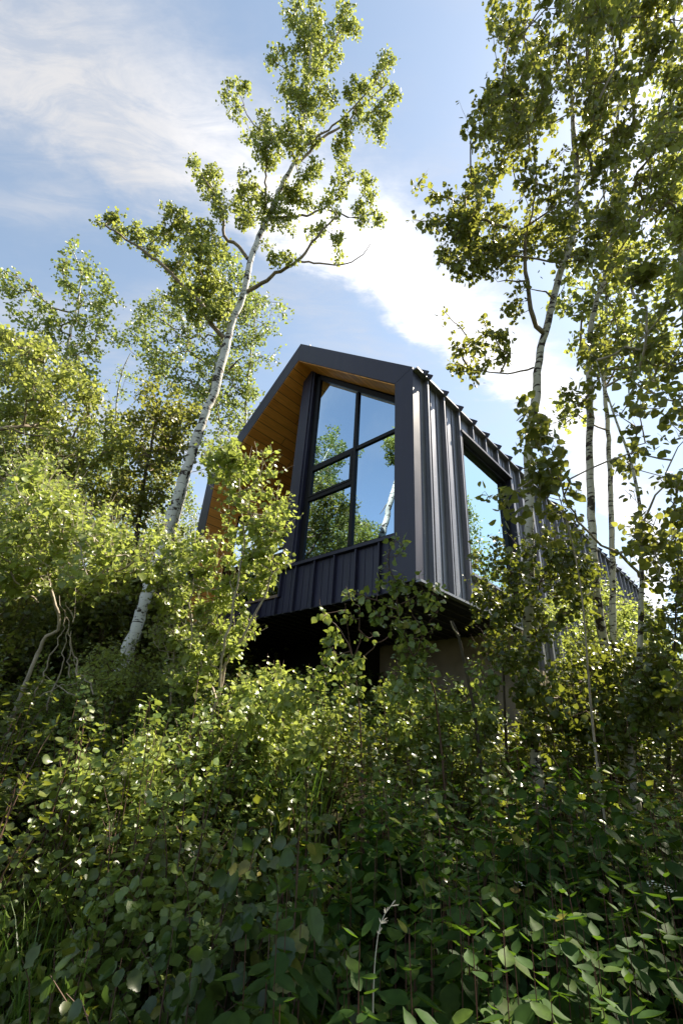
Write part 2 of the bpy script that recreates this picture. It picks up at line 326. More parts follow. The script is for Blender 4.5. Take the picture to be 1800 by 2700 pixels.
def in_poly(poly, n):
    poly = np.array(poly, float); lo, hi = poly.min(0), poly.max(0); out = []
    while len(out) < n:
        p = lo+(hi-lo)*RNG.random(2); c = False; j = len(poly)-1
        for i in range(len(poly)):
            if (poly[i, 1] > p[1]) != (poly[j, 1] > p[1]) and p[0] < (poly[j, 0]-poly[i, 0])*(p[1]-poly[i, 1])/(poly[j, 1]-poly[i, 1])+poly[i, 0]: c = not c
            j = i
        if c: out.append(p)
    return out
def poly_blobs(poly, n, r, d0, d1):
    return [(p[0], p[1], r*RNG.uniform(.7, 1.3), RNG.uniform(d0, d1)) for p in in_poly(poly, n)]
# ================================================================== HOUSE
S = .65
HC = EYE+S*np.array([1.50481373, 8.39912685, 2.8618532])
HR = math.atan2(-.694604, .719392)
house = empty('house', HC.tolist(), HR)
tag(house, 'black metal gabled cabin cantilevered over the slope with timber lined porch and tall gable window', 'house')
def hv(a, b, z): return (-a*S, b*S, z*S)
class HB:
    def __init__(s): s.bm = bmesh.new(); s.uv = s.bm.loops.layers.uv.new('UVMap')
    def box(s, a0, a1, b0, b1, z0, z1):
        v = [s.bm.verts.new(hv(a, b, z)) for a in (a0, a1) for b in (b0, b1) for z in (z0, z1)]
        for f in ((0, 1, 3, 2), (4, 6, 7, 5), (0, 4, 5, 1), (2, 3, 7, 6), (0, 2, 6, 4), (1, 5, 7, 3)): s.bm.faces.new([v[i] for i in f])
        return s
    def prism(s, poly, b0, b1):                      # poly in (a,z), extruded along b
        f = [s.bm.verts.new(hv(a, b0, z)) for a, z in poly]; k = [s.bm.verts.new(hv(a, b1, z)) for a, z in poly]; n = len(poly)
        s.bm.faces.new(f); s.bm.faces.new(k[::-1])
        for i in range(n): s.bm.faces.new([f[i], k[i], k[(i+1) % n], f[(i+1) % n]])
        return s
    def prismA(s, poly, a0, a1):                     # poly in (b,z), extruded along a
        f = [s.bm.verts.new(hv(a0, b, z)) for b, z in poly]; k = [s.bm.verts.new(hv(a1, b, z)) for b, z in poly]; n = len(poly)
        s.bm.faces.new(f); s.bm.faces.new(k[::-1])
        for i in range(n): s.bm.faces.new([f[i], k[i], k[(i+1) % n], f[(i+1) % n]])
        return s
    def quad(s, pts, uvs=None):
        f = s.bm.faces.new([s.bm.verts.new(hv(*p)) for p in pts])
        if uvs:
            for l, u in zip(f.loops, uvs): l[s.uv].uv = u
        return s
    def build(s, name, mat, parent=house, bevel=.0, solid=0.0, label=None):
        if not solid: bmesh.ops.recalc_face_normals(s.bm, faces=s.bm.faces)
        me = bpy.data.meshes.new(name); s.bm.to_mesh(me); s.bm.free(); me.materials.append(mat)
        o = bpy.data.objects.new(name, me); COL.objects.link(o); o.parent = parent
        if bevel: m = o.modifiers.new('bevel', 'BEVEL'); m.width = bevel; m.segments = 2; m.limit_method = 'ANGLE'
        if solid: m = o.modifiers.new('solid', 'SOLIDIFY'); m.thickness = solid; m.offset = -1
        if label: o['label'] = label
        return o
AW, AX, EZ, RZ, LEN = 9.0, 4.55, 5.46, 9.32, 22.0      # width, apex, eave height, ridge height, length
IW, IE, IR = .53, 5.21, 8.56                            # inner face
slope = (RZ-EZ)/AX
# front frame: four mitred fascia boards
FB = .34
HB().prism([(0, 0), (IW, 0), (IW, IE), (0, EZ)], 0, FB).build('fascia', METAL, bevel=.004)
HB().prism([(0, EZ+.002), (IW, IE+.004), (AX, IR), (AX, RZ)], -.002, FB).build('fascia', METAL, bevel=.004)
HB().prism([(AW, EZ+.002), (AW-IW, IE+.004), (AX+.003, IR), (AX+.003, RZ)], -.002, FB).build('fascia', METAL, bevel=.004)
HB().prism([(AW, 0.0), (AW-IW, 0.0), (AW-IW, IE), (AW, EZ)], 0, FB).build('fascia', METAL, bevel=.004)
# side wall (right), recess for the window, going further down behind the concrete line
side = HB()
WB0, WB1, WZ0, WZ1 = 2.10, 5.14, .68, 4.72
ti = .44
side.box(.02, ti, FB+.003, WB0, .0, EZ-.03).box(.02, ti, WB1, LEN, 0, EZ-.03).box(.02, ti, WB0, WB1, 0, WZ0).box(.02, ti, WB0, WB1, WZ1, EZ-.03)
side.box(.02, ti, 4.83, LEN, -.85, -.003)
side.build('side_wall', METAL_LIT)
sm = HB(); RD = .10
bpos = [.53+.765*i for i in range(29)]
for b in bpos:
    segs = [(0.0 if b < 4.8 else -.85, EZ-.05)]
    if WB0+.05 < b < WB1-.05: segs = [(0.0 if b < 4.8 else -.85, WZ0-.1), (WZ1+.12, EZ-.05)]
    for z0, z1 in segs:
        HB().box(-RD, .019, b-.022, b+.022, z0, z1).build('seam_rib', METAL_LIT, bevel=.0015)
        for k in (.25, .52):                          # shallow pencil ribs on each panel
            bb = b+k
            if WB0-.03 < bb < WB1+.03 and z1 > WZ1: zz = (max(z0, WZ1+.1), z1)
            else: zz = (z0, z1)
            if WB0 < bb < WB1 and z0 < WZ0 and z1 > WZ1: continue
            sm.box(-.004, .018, bb-.012, bb+.012, zz[0]+.01, zz[1]-.01)
sm.build('pencil_ribs', METAL_LIT, bevel=.002)
HB().box(-.14, .016, .01, LEN, EZ-.11, EZ-.07).build('eave_trim', METAL_LIT)
HB().box(-.10, .018, .02, LEN*.0+4.80, -.03, .02).build('bottom_trim', METAL_LIT)
HB().box(-.012, .5, 4.86, LEN, -3.2, -.86).build('foundation', CONC, label='sunlit concrete base under the side wall')
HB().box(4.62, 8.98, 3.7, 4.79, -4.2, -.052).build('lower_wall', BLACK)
HB().box(-.0, 8.9, 4.80, 5.05, -4.2, -.012).build('foundation', CONC, label='shaded concrete wall under the overhang')
# left wall outer with an opening
HB().box(AW-.44, AW-.02, FB+.003, 1.2, 0, EZ-.03).box(AW-.44, AW-.02, 1.2, 5.6, 4.32, EZ-.03).box(AW-.44, AW-.02, 5.6, LEN, -.6, EZ-.03).box(AW-.44, AW-.02, 1.2, 5.6, 0, .6).build('side_wall', METAL_LIT)
# roof: two slabs, with raised seams
def roofslab(sgn, name):
    a_e = 0 if sgn > 0 else AW
    t = .50
    f = lambda x: (a_e+sgn*x)
    h = HB(); h.prism([(f(-.02), EZ-.02), (f(-.02), EZ-.06), (f(.45), EZ-.06), (f(AX-.002), RZ-.5), (f(AX-.002), RZ+.01)], FB+.004, LEN)
    o = h.build(name, METAL); rb = HB()
    for b in [.35]+bpos:
        n = np.array([-slope*sgn, 1.])/math.hypot(slope, 1); p0 = np.array([f(-.16), EZ-.16*slope+.01]); p1 = np.array([f(AX), RZ+.01]); q = n*.13
        rb.prism([tuple(p0), tuple(p1), tuple(p1+np.array([0, .17])), tuple(p0+q)], b-.02, b+.02)
    rb.build('roof_seams', METAL, o)
    return o
roofslab(1, 'roof'); roofslab(-1, 'roof')
HB().box(AX-.12, AX+.12, .36, LEN, RZ+.025, RZ+.06).build('ridge_cap', METAL)
# soffit boards (slightly thick sheets with uv: u along b, v along the profile)
sf = HB(); DB = 6.2
def wquad(a0, z0, a1, z1, b0, b1, v0, hb=None):
    L_ = math.hypot(a1-a0, z1-z0)*S
    (hb or sf).quad([(a0, b0, z0), (a0, b1, z0), (a1, b1, z1), (a1, b0, z1)], [(b0*S, v0), (b1*S, v0), (b1*S, v0+L_), (b0*S, v0+L_)])
e = .012
wquad(IW+.005, IE-e, AX, IR-e, .012, .69, 3.0)
wquad(AX, IR-e, 4.9, IR-e-.35*slope, .012, .69, 8.0)
wquad(4.9, IR-e-.35*slope, AW-IW-.005, IE-e, .012, DB, 8.3)
wquad(AX, IR-e, 4.9, IR-e-.35*slope, .69, DB, 8.0)
sf.build('soffit', WOOD, solid=.012)
lw = HB()
wquad(AW-IW-e, IE-.01, AW-IW-e, 4.33, .012, DB, 12.0, lw); wquad(AW-IW-e, 4.33, AW-IW-e, .0, .012, 1.2, 12.5, lw)
wquad(AW-IW-e, 4.33, AW-IW-e, .0, 5.6, DB, 12.5, lw)
lw.build('wood_wall', WOOD, solid=.012)
HB().box(AW-IW-.03, AW-.43, 1.205, 1.26, .62, 4.31).box(AW-IW-.03, AW-.43, 1.265, 5.59, 4.22, 4.315).build('opening_trim', BLACK)
# porch back wall, side of the room seen from the porch, deck
HB().box(4.9, AW-IW-.02, DB, DB+.2, .66, 8.2).build('porch_back_wall', METAL)
HB().box(4.60, 4.87, .93, DB, .70, 8.1).build('porch_side_wall', METAL)
HB().box(4.9, AW-IW-.02, .78, DB, .50, .655).build('deck', simple('weathered deck boards', (.25, .17, .11), .7, var=.3))
HB().box(4.9, AW-IW-.02, .66, .775, .60, .68).build('deck_edge', simple('brown deck edge', (.20, .14, .10), .6))
rail = HB().box(4.88, AW-IW-.02, .93, 1.0, 2.22, 2.29)
for a in (6.1, 7.3, 8.35): rail.box(a-.03, a+.03, .935, .995, .68, 2.218)
rail = rail.build('railing', BLACK, bevel=.003)
HB().box(4.95, AW-IW-.05, .955, .975, .78, 2.12).build('glass_panel', glass_mat('railing glass', (.7, .85, .9), .12), rail)
# lower front cladding with ribs
cl = HB().box(IW-.05, 4.888, .72, .92, .0, 1.36).box(4.89, AW-IW, .722, .92, 0.0, .595)
cl.build('front_cladding', METAL)
fp = HB()
for i in range(12):
    a = .72+.765*i*.93
    top = 1.36 if a < 4.86 else .59
    if a < AW-IW-.05:
        HB().box(a-.02, a+.02, .62, .719, .0, top).build('seam_rib', METAL, bevel=.0015)
        for k in (.24, .48):
            if a+k < AW-IW and not (a < 4.88 < a+k+.02): fp.box(a+k-.012, a+k+.012, .708, .721, .01, top-.01)
fp.build('pencil_ribs', METAL)
HB().box(IW-.05, 4.92, .60, .93, 1.365, 1.45).build('sill', METAL, bevel=.003)
HB().box(4.87, 4.925, .63, .93, .60, 1.362).build('corner_trim', METAL)
def soff(a): return IR-e-(AX-a)*slope if a < AX else IR-e-(a-AX)*slope
# corner post
HB().prism([(4.34, 1.453), (4.90, 1.453), (4.90, soff(4.9)-.02), (AX, IR-.04), (4.34, soff(4.34)-.02)], .60, .925).build('corner_post', METAL, bevel=.003)
HB().box(4.42, 4.47, .56, .598, 1.455, soff(4.45)-.04).build('post_seam', METAL)
# gable window
win = HB()
def bar(a0, a1, z0, z1, b0=.68, b1=.86): win.box(a0, a1, b0, b1, z0, z1)
bar(4.16, 4.335, 1.453, soff(4.16)-.05, .72); bar(IW-.02, .68, 1.453, soff(IW)-.02)
win.prism([(.68, soff(.68)-.22), (4.16, soff(4.16)-.22), (4.16, soff(4.16)-.02), (.68, soff(.68)-.02)], .721, .86)
bar(.68, 4.16, 1.453, 1.54, .722)
bar(2.39, 2.50, 1.54, soff(2.4)-.23, .71, .861)
bar(.68, 2.39, 4.42, 4.53, .723); bar(2.50, 4.16, 4.42, 4.54, .723)
bar(2.50, 4.16, 3.34, 3.46, .715, .862)
# opening sash rim of the middle pane
bar(2.50, 2.58, 3.46, 4.42, .70, .86); bar(4.08, 4.16, 3.46, 4.42, .70, .86); bar(2.58, 4.08, 4.34, 4.42, .70, .86); bar(2.58, 4.08, 3.46, 3.53, .70, .86)
gw = empty('gable_window'); gw.parent = house
win.build('frame', BLACK, gw, bevel=.002)
def pane(poly, b, tilt=0.0, mat=GLASS):
    h = HB()
    c = np.mean([[a, z] for a, z in poly], axis=0)
    pts = [(a, b+tilt*(a-c[0])+tilt*.6*(z-c[1]), z) for a, z in poly]
    h.quad(pts); return h.build('pane', mat, gw, solid=.006)
pane([(.66, 1.53), (2.40, 1.53), (2.40, 4.43), (.66, 4.43)], .78, .0008)
pane([(2.49, 1.53), (4.17, 1.53), (4.17, 3.35), (2.49, 3.35)], .78, -.0010)
pane([(2.57, 3.52), (4.09, 3.52), (4.09, 4.35), (2.57, 4.35)], .76, .0016)
pane([(.66, 4.52), (2.40, 4.52), (2.40, soff(2.40)-.21), (.66, soff(.66)-.21)], .78, -.0006)
pane([(2.49, 4.53), (4.17, 4.53), (4.17, soff(4.17)-.21), (2.49, soff(2.49)-.21)], .78, .001)
# side window
sw = empty('side_window'); sw.parent = house
HB().box(-.10, .36, WB0, WB0+.04, WZ0+.05, WZ1-.04).box(-.10, .36, WB1-.05, WB1, WZ0+.05, WZ1-.04).box(-.14, .36, WB0-.02, WB1+.02, WZ1-.038, WZ1+.03).build('surround', METAL, sw)
HB().box(-.18, .36, WB0-.02, WB1+.02, WZ0-.02, WZ0+.045).build('sill', METAL_LIT, sw)
HB().box(.07, .30, WB0+.045, WB0+.12, WZ0+.05, WZ1-.042).box(.07, .30, WB1-.12, WB1-.055, WZ0+.05, WZ1-.042).box(.07, .30, WB0+.12, WB1-.12, WZ1-.14, WZ1-.043).box(.07, .30, WB0+.12, WB1-.12, WZ0+.05, WZ0+.12).build('frame', BLACK, sw)
h = HB().quad([(.12, WB0+.11, WZ0+.11), (.12, WB1-.11, WZ0+.11), (.12, WB1-.11, WZ1-.13), (.12, WB0+.11, WZ1-.13)]); h.build('pane', GLASS2, sw, solid=.006)
# underside soffit with long grooves
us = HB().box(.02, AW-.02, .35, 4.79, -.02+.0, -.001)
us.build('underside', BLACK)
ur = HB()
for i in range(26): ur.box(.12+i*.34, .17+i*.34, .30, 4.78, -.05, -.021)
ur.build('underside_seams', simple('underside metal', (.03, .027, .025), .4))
# room behind the glass
HB().box(IW, 4.59, .95, 7.9, .62, .70).prism([(IW, .705), (IW, IE-.1), (4.59, IR-.1), (4.59, .705)], 7.91, 8.1).build('room', simple('dark room', (.05, .045, .04), .8))
# ================================================================== TREES
def Z5(x, y): return 200+x/1.742, y/1.742
def dT1(y): return 6.3+(1750-y)/1750*3.0           # depth along the leaning aspen
def zp(x, y, off=0.0):
    X, Y = Z5(x, y); return P(X, Y, dT1(Y)+off)
def main_tree():
    T = Tree()
    tr = [(325, 1750), (360, 1650), (400, 1530), (440, 1400), (480, 1270), (539, 1100)]
    pts = [P(x, y, dT1(y)) for x, y in tr]+[zp(*q) for q in [(640, 1780), (680, 1620), (720, 1480), (770, 1350), (800, 1200), (850, 1070), (900, 960), (950, 840), (1010, 730), (1040, 580), (1060, 440), (1075, 320), (1080, 180), (1078, 0), (1076, -120)]]
    T.trunk(pts, .088, .008, 14, .1, .78, knots=9)
    Ls = [([(790, 1190), (740, 1120), (680, 1080), (680, 1000), (640, 900), (570, 790)], .035, 0, -.3),
          ([(780, 1340), (850, 1300), (930, 1250), (1020, 1195), (1080, 1120), (1150, 1040), (1200, 990)], .038, 0, -.5),
          ([(1020, 1198), (1130, 1210), (1210, 1215), (1300, 1185), (1355, 1120)], .018, 0, -.5),
          ([(1010, 750), (1080, 690), (1150, 620), (1250, 560), (1300, 500), (1430, 380)], .03, 0, .3),
          ([(1040, 690), (1120, 620), (1230, 540), (1320, 440), (1440, 280)], .02, 0, -.4),
          ([(680, 1550), (620, 1480), (570, 1390), (490, 1310), (400, 1220), (300, 1140), (200, 1080), (130, 1030)], .042, 0, -.6),
          ([(870, 980), (870, 850), (875, 720), (860, 600)], .025, 0, -.2),
          ([(860, 600), (810, 560), (760, 450), (735, 400)], .012, 0, -.3),
          ([(880, 1000), (980, 995), (1070, 985), (1140, 960), (1290, 1000), (1360, 950)], .025, 0, .4),
          ([(1140, 960), (1210, 900), (1260, 830), (1230, 740)], .014, 0, .5),
          ([(1075, 350), (1150, 250), (1220, 110), (1245, 20)], .018, 0, .2), ([(1060, 450), (1000, 390), (940, 300), (900, 270)], .014, 0, -.2),
          ([(700, 1700), (740, 1660), (768, 1640)], .02, 0, -.2), ([(660, 1750), (610, 1830), (590, 1890)], .02, 0, .2)]
    for pl, r, _, off in Ls:
        n = len(pl); T.limb([zp(x, y, off*i/(n-1)) for i, (x, y) in enumerate(pl)], r, r*.3)
    B = [(1000,60,60),(1080,100,70),(1040,170,70),(1120,150,60),(1240,60,50),(1200,130,55),(1270,140,35),(1080,260,80),(980,250,40),(920,240,35),(890,280,35),(1160,270,60),(980,330,50),(1010,400,60),(1110,350,60),(1150,440,60),(1030,480,60),(1110,520,60),(960,430,35),
         (720,400,45),(770,390,30),(690,440,25),(740,500,40),(770,540,20),(860,570,50),(800,620,45),(870,660,60),(940,640,60),(980,590,40),(1050,600,60),(1010,680,50),(880,720,60),(1090,640,40),(1100,780,50),(1040,820,40),
         (1430,270,40),(1400,330,40),(1450,450,45),(1380,380,40),(1330,420,50),(1270,410,45),(1400,520,45),(1310,500,40),(1350,570,50),(1410,610,40),(1250,570,40),(1230,660,50),(1210,740,40),(1240,820,50),(1200,880,50),(1340,830,40),(1350,900,35),(1370,960,35),(1390,1010,25),(1300,960,35),(1310,1020,30),(1150,930,40),(1190,1000,30),
         (540,730,30),(570,790,45),(620,800,50),(610,860,50),(640,910,50),(660,960,45),(780,840,45),(760,900,40),(820,900,50),(740,960,45),(800,980,50),(870,960,50),(960,880,50),(1010,900,50),(1060,930,40),(960,960,50),(900,1020,50),(980,1030,45),(770,1020,40),
         (120,1020,30),(180,1010,40),(200,1080,40),(280,1040,45),(300,1110,45),(370,1080,45),(350,1150,40),(420,960,35),(450,1010,50),(500,1020,45),(440,1100,50),(520,1060,50),(540,1120,60),(600,1060,50),(620,1120,55),(600,1180,50),(500,1160,50),(460,1220,40),(390,1220,35),(560,1240,50),(620,1250,40),(660,1170,40),
         (500,1300,50),(570,1330,60),(640,1310,60),(690,1360,50),(600,1400,60),(500,1380,50),(540,1440,50),(640,1430,50),(690,1410,40),(450,1350,40),
         (900,1130,30),(910,1190,30),(960,1170,25),(1000,1200,25),(1090,1080,30),(1120,1050,30),(1200,1100,30),(1210,1160,25),(1200,1200,20),(1000,-60,60),(1100,-60,60),(1200,-40,40)]
    bl = []
    for x, y, r in B:
        X, Y = Z5(x, y); bl.append((X, Y, r/1.742, dT1(Y)))
    T.grow(tips_blobs(bl, 44, .25, 1.0), up=.3, rt=.0014, rmax=.010)
    lv = T.foliate(9.5, .042, .047, kind='low', droop=.3, updir=.3, shoot=.12)
    T.build('aspen_tree', 'tall white trunked aspen leaning right in front of the porch, reaching above the roof', 'tree', None, lv, LEAF['birch'], BARK['birch'], BARK['limb'])
main_tree()
# ---- trees on the left, behind
def region_tree(name, label, group, trunk, depth, polys, leaf=.055, per=6, dens=8, mat='far', bark='birch', tw='limb', r0=.09, kind='low', spread=.05, limbs=(), jit=.3, rt=.003, up=.4, droop=.3, ddepth=0.0, cat='tree', updir=0.0, rm=1.0, w=.95, shoot=0.0):
    T = Tree(); n = len(trunk)
    T.trunk([P(x, y, depth+ddepth*i/(n-1)) for i, (x, y) in enumerate(trunk)], r0, r0*.12, 9, .14, .9, knots=4)
    for l in limbs: T.limb([P(x, y, d) for x, y, d in l[0]], l[1], l[1]*.35)
    bl = []
    for poly, nb, r, d0, d1 in polys: bl += poly_blobs(poly, nb, r, d0, d1)
    T.grow(tips_blobs(bl, dens*1.9, jit, rm), up=up, rt=rt*.8, rmax=r0*.35)
    lv = T.foliate(per*1.35, spread, leaf, kind=kind, droop=droop, updir=updir, w=w, shoot=shoot)
    return T.build(name, label, cat, group, lv, LEAF[mat], BARK[bark], BARK[tw])
z22 = lambda L: [(x/2.24, 600+y/2.24) for x, y in L]
GL = 'aspens behind the left side of the cabin'
region_tree('aspen_tree', 'thin aspen with a narrow crown rising highest at the far left against the sky', GL, z22([(200, 1500), (300, 1150), (340, 1000), (390, 780), (420, 600), (450, 480), (480, 300), (430, 130)]), 10.2,
    [(z22([(380, 60), (520, 90), (560, 250), (680, 300), (710, 430), (640, 700), (540, 900), (400, 850), (250, 700), (120, 560), (0, 420), (-30, 250), (100, 290), (260, 430), (350, 520), (400, 420), (330, 200)]), 105, 20, 10, 11.2)],
    ddepth=.8, dens=9, per=6, leaf=.064, jit=.2)
region_tree('aspen_tree', 'airy aspen standing right behind the big leaning trunk', GL, z22([(1000, 1900), (1130, 1400), (1210, 1080), (1260, 900), (1300, 700), (1330, 480), (1340, 380)]), 12.2,
    [(z22([(830, 370), (1000, 400), (1300, 60), (1500, 250), (1560, 600), (1520, 900), (1400, 1180), (1200, 1150), (1090, 1000), (900, 900), (700, 700), (650, 640), (760, 500)]), 190, 24, 12, 13.8)], ddepth=.6, dens=10, leaf=.066, per=6, jit=.3, mat='far')
region_tree('aspen_tree', 'pale slender aspen seen between the two left crowns', GL, z22([(660, 1400), (680, 1150), (700, 950), (740, 800), (770, 740)]), 14.5,
    [(z22([(740, 740), (800, 800), (790, 950), (720, 1080), (560, 1060), (560, 900), (660, 880)]), 18, 22, 14, 15)], dens=5, leaf=.06, per=5)
region_tree('aspen_tree', 'bushy yellow green aspen filling the far left below the thin crown', GL, z22([(60, 2000), (150, 1500), (230, 1200), (250, 950), (260, 700)]), 8.2,
    [(z22([(-60, 620), (200, 600), (420, 780), (560, 980), (700, 1080), (760, 1300), (560, 1500), (300, 1420), (-60, 1400)]), 170, 28, 7.6, 9.4)], dens=11, leaf=.056, per=6, mat='birch',
    limbs=[([(0, 1131, 7.4), (45, 1127, 7.5), (95, 1120, 7.8), (130, 1112, 8.2)], .035)])
region_tree('aspen_tree', 'dark crowned aspen in the shade just left of the white trunk', GL, z22([(760, 2350), (800, 1900), (850, 1500), (900, 1250), (930, 1050)]), 8.8,
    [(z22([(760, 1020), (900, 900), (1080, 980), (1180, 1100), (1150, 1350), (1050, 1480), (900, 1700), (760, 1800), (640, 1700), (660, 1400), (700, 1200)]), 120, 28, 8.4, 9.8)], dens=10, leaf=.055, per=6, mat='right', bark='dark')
region_tree('aspen_tree', 'shaded aspen low at the far left edge under the yellow green crown', GL, z22([(120, 2350), (180, 1900), (200, 1600)]), 8.6,
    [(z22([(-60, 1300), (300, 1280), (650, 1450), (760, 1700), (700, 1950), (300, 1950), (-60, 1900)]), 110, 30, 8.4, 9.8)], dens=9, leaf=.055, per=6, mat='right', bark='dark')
# dim wood behind the left slope
def forest_copy():
    T = Tree(); T.trunk([np.array([0, 0, 0.]), np.array([.1, 0, 2.5]), np.array([-.05, .1, 5.]), np.array([.1, 0, 7.5])], .09, .01, 8, .25, .9, to_ground=False)
    tips = []
    for i in range(420):
        h = 1.2+6.6*RNG.random(); r = 1.7*math.sin(min(1, (8.2-h)/6.0)*1.5)*RNG.random()**.5; a = RNG.random()*6.283; tips.append([r*math.cos(a), r*math.sin(a), h+RNG.normal(0, .15)])
    T.grow(np.array(tips), rt=.003, rmax=.03); lv = T.foliate(13, .11, .068, kind='low')
    e = empty('woodland_tree', (0, 0, 0))
    trunk_mesh(T, np.zeros(3), BARK['birch'], BARK['limb'], e)
    np_mesh('crown', lv[0], lv[1], LEAF['far'], e); return e
protos = [forest_copy(), forest_copy()]
def dup(root, loc, rz, s):
    r = root.copy(); COL.objects.link(r); r.location = loc; r.rotation_euler = (0, 0, rz); r.scale = (s, s, s)
    for ch in list(root.children):
        c = ch.copy(); COL.objects.link(c); c.parent = r
    return r
used = [False, False]
spots = [(-9.5, 9.5, 1.0, 'left'), (-7.6, 11.5, .95, 'left'), (-5.6, 12.2, .9, 'left'), (-11, 13, 1.15, 'left'), (-8.5, 15, 1.1, 'left'), (-6.2, 15.8, 1.0, 'left'), (-4.4, 14.2, .8, 'left'), (-13, 10, 1.1, 'left'), (-12.5, 17, 1.2, 'left'),
         (-3.0, 17.5, .8, 'left'), (12.5, 13.5, .75, 'right'), (14.5, 11.5, .8, 'right'), (11.2, 16.8, .72, 'right'), (15, 16, .85, 'right'), (9.6, 10.4, .5, 'right'), (12, 9, .6, 'right'), (17, 9, .9, 'right'), (8.6, 12.4, .42, 'right')]
for i, (x, y, s, sd) in enumerate(spots):
    k = i % 2; z = float(gz(x, y))-.1
    if not used[k]: o = protos[k]; used[k] = True; o.location = (x, y, z); o.rotation_euler = (0, 0, i*1.3); o.scale = (s, s, s)
    else: o = dup(protos[k], (x, y, z), i*1.3, s)
    if sd == 'left': tag(o, 'leafy woodland tree behind the aspens on the left slope', 'tree', 'woodland trees behind the left aspens')
    else: tag(o, 'leafy sunlit woodland tree beyond the far end of the cabin', 'tree', 'woodland trees beyond the cabin on the right')
# trees mirrored in the two windows
for (x, y, s, r) in [(-12, 5.6, .82, .4), (-13.5, 3.6, .74, 2.0), (-12.5, 8.0, .66, 1.2), (-10.2, 2.2, .5, 3.2)]:
    o = dup(protos[0], (x, y, float(gz(x, y))), r, s); tag(o, 'woodland tree out at the left whose reflection fills the foot of the gable window', 'tree', 'trees mirrored in the gable window')
for (x, y, s, r) in [(9.9, 9.3, .95, .9)]:
    o = dup(protos[1], (x, y, float(gz(x, y))), r, s); tag(o, 'slender tree on the right mirrored in the side window', 'tree')
for (x, y, s, r) in [(4.3, 2.5, .85, .3), (5.3, 3.9, .95, 1.7), (3.6, 1.2, .7, 2.9)]:  # out of view, added to throw shade on the dogwoods
    o = dup(protos[1], (x, y, float(gz(x, y))-.1), r, s); tag(o, 'unseen aspen added outside the right edge to shade the dogwood bushes', 'tree', 'unseen aspens added to shade the lower right')
for (x, y, s, r) in [(1.8, -3.2, .95, 2.2), (4.6, -2.2, 1.0, 3.0), (4.2, -6.2, 1.2, 5.6), (6.3, .2, 1.0, .8)]:  # unseen trees added to block sky light from behind the camera
    o = dup(protos[0], (x, y, float(gz(x, y))-.1), r, s); tag(o, 'unseen aspen added behind the viewpoint to cut sky light on the slope', 'tree', 'unseen aspens added behind the viewpoint')
region_tree('aspen_tree', 'leafy aspen filling the gap between the leaning trunk and the left roof edge', GL, [(640, 1500), (640, 1250), (650, 1050), (665, 900), (680, 780)], 13.0,
    [([(570, 820), (690, 720), (770, 830), (750, 930), (660, 1080), (560, 1240), (470, 1260), (500, 1000)], 80, 26, 12.4, 14)], dens=9, leaf=.066, per=5, mat='far')
# ---- near left aspen with bent bare branches
T = Tree()
z2 = lambda x, y, d: P(x/1.96, 1300+y/1.96, d)
T.trunk([P(-10, 2080, 3.9), P(8, 1960, 4.0), z2(55, 1180, 4.05), z2(120, 1010, 4.1), z2(170, 890, 4.15), z2(215, 790, 4.2), z2(235, 745, 4.2), z2(300, 710, 4.2), z2(305, 630, 4.2), z2(280, 560, 4.25), z2(250, 440, 4.3), z2(230, 300, 4.4), z2(240, 120, 4.5), z2(230, -20, 4.6)], .022, .004, 10, .06, .7, knots=3)
for pl, r in [([(350, 960), (360, 780), (350, 680), (330, 600), (300, 540)], .009), ([(240, 1120), (330, 860), (345, 700)], .010), ([(180, 1040), (260, 850), (330, 700), (350, 610), (440, 540), (520, 480)], .009), ([(400, 950), (400, 900), (370, 800), (360, 720)], .011),
              ([(195, 560), (120, 480), (80, 390)], .012), ([(490, 1040), (450, 960), (400, 940), (380, 850)], .009), ([(400, 1060), (320, 1010), (290, 990), (230, 940)], .008), ([(200, 1060), (270, 1010), (360, 985), (420, 960)], .008), ([(390, 670), (360, 610), (330, 560)], .009)]:
    T.limb([z2(x, y, 4.1+.03*i) for i, (x, y) in enumerate(pl)], r*.75, r*.3, step=.05)
bl = poly_blobs([(-60, 1340), (20, 1290), (80, 1215), (140, 1225), (190, 1300), (260, 1380), (330, 1450), (350, 1500), (290, 1560), (180, 1570), (60, 1560), (-60, 1540)], 120, 26, 3.7, 4.9)
bl = bl+poly_blobs([(-60, 1340), (20, 1290), (80, 1215), (140, 1225), (190, 1300), (260, 1380), (330, 1450), (350, 1500), (290, 1560), (180, 1570), (60, 1560), (-60, 1540)], 60, 26, 3.6, 4.3); bl += [(95, 1215, 8, 4.3), (92, 1235, 8, 4.3), (100, 1250, 12, 4.3), (195, 1300, 9, 4.2), (200, 1330, 12, 4.2), (285, 1380, 10, 4.2), (290, 1410, 14, 4.2)]
T.grow(tips_blobs([(x+RNG.normal(0, 22), y+RNG.normal(0, 22), r, d) for x, y, r, d in bl], 15, .2), up=.3, rt=.0016, rmax=.010)
lv = T.foliate(3.4, .03, .044, kind='round', droop=.1, updir=1.0, shoot=.26)
T.build('aspen_sapling', 'crooked small aspen at the left edge with bare tangled pale branches under a sunlit crown', 'tree', None, lv, LEAF['near'], BARK['pale'], BARK['pale'])
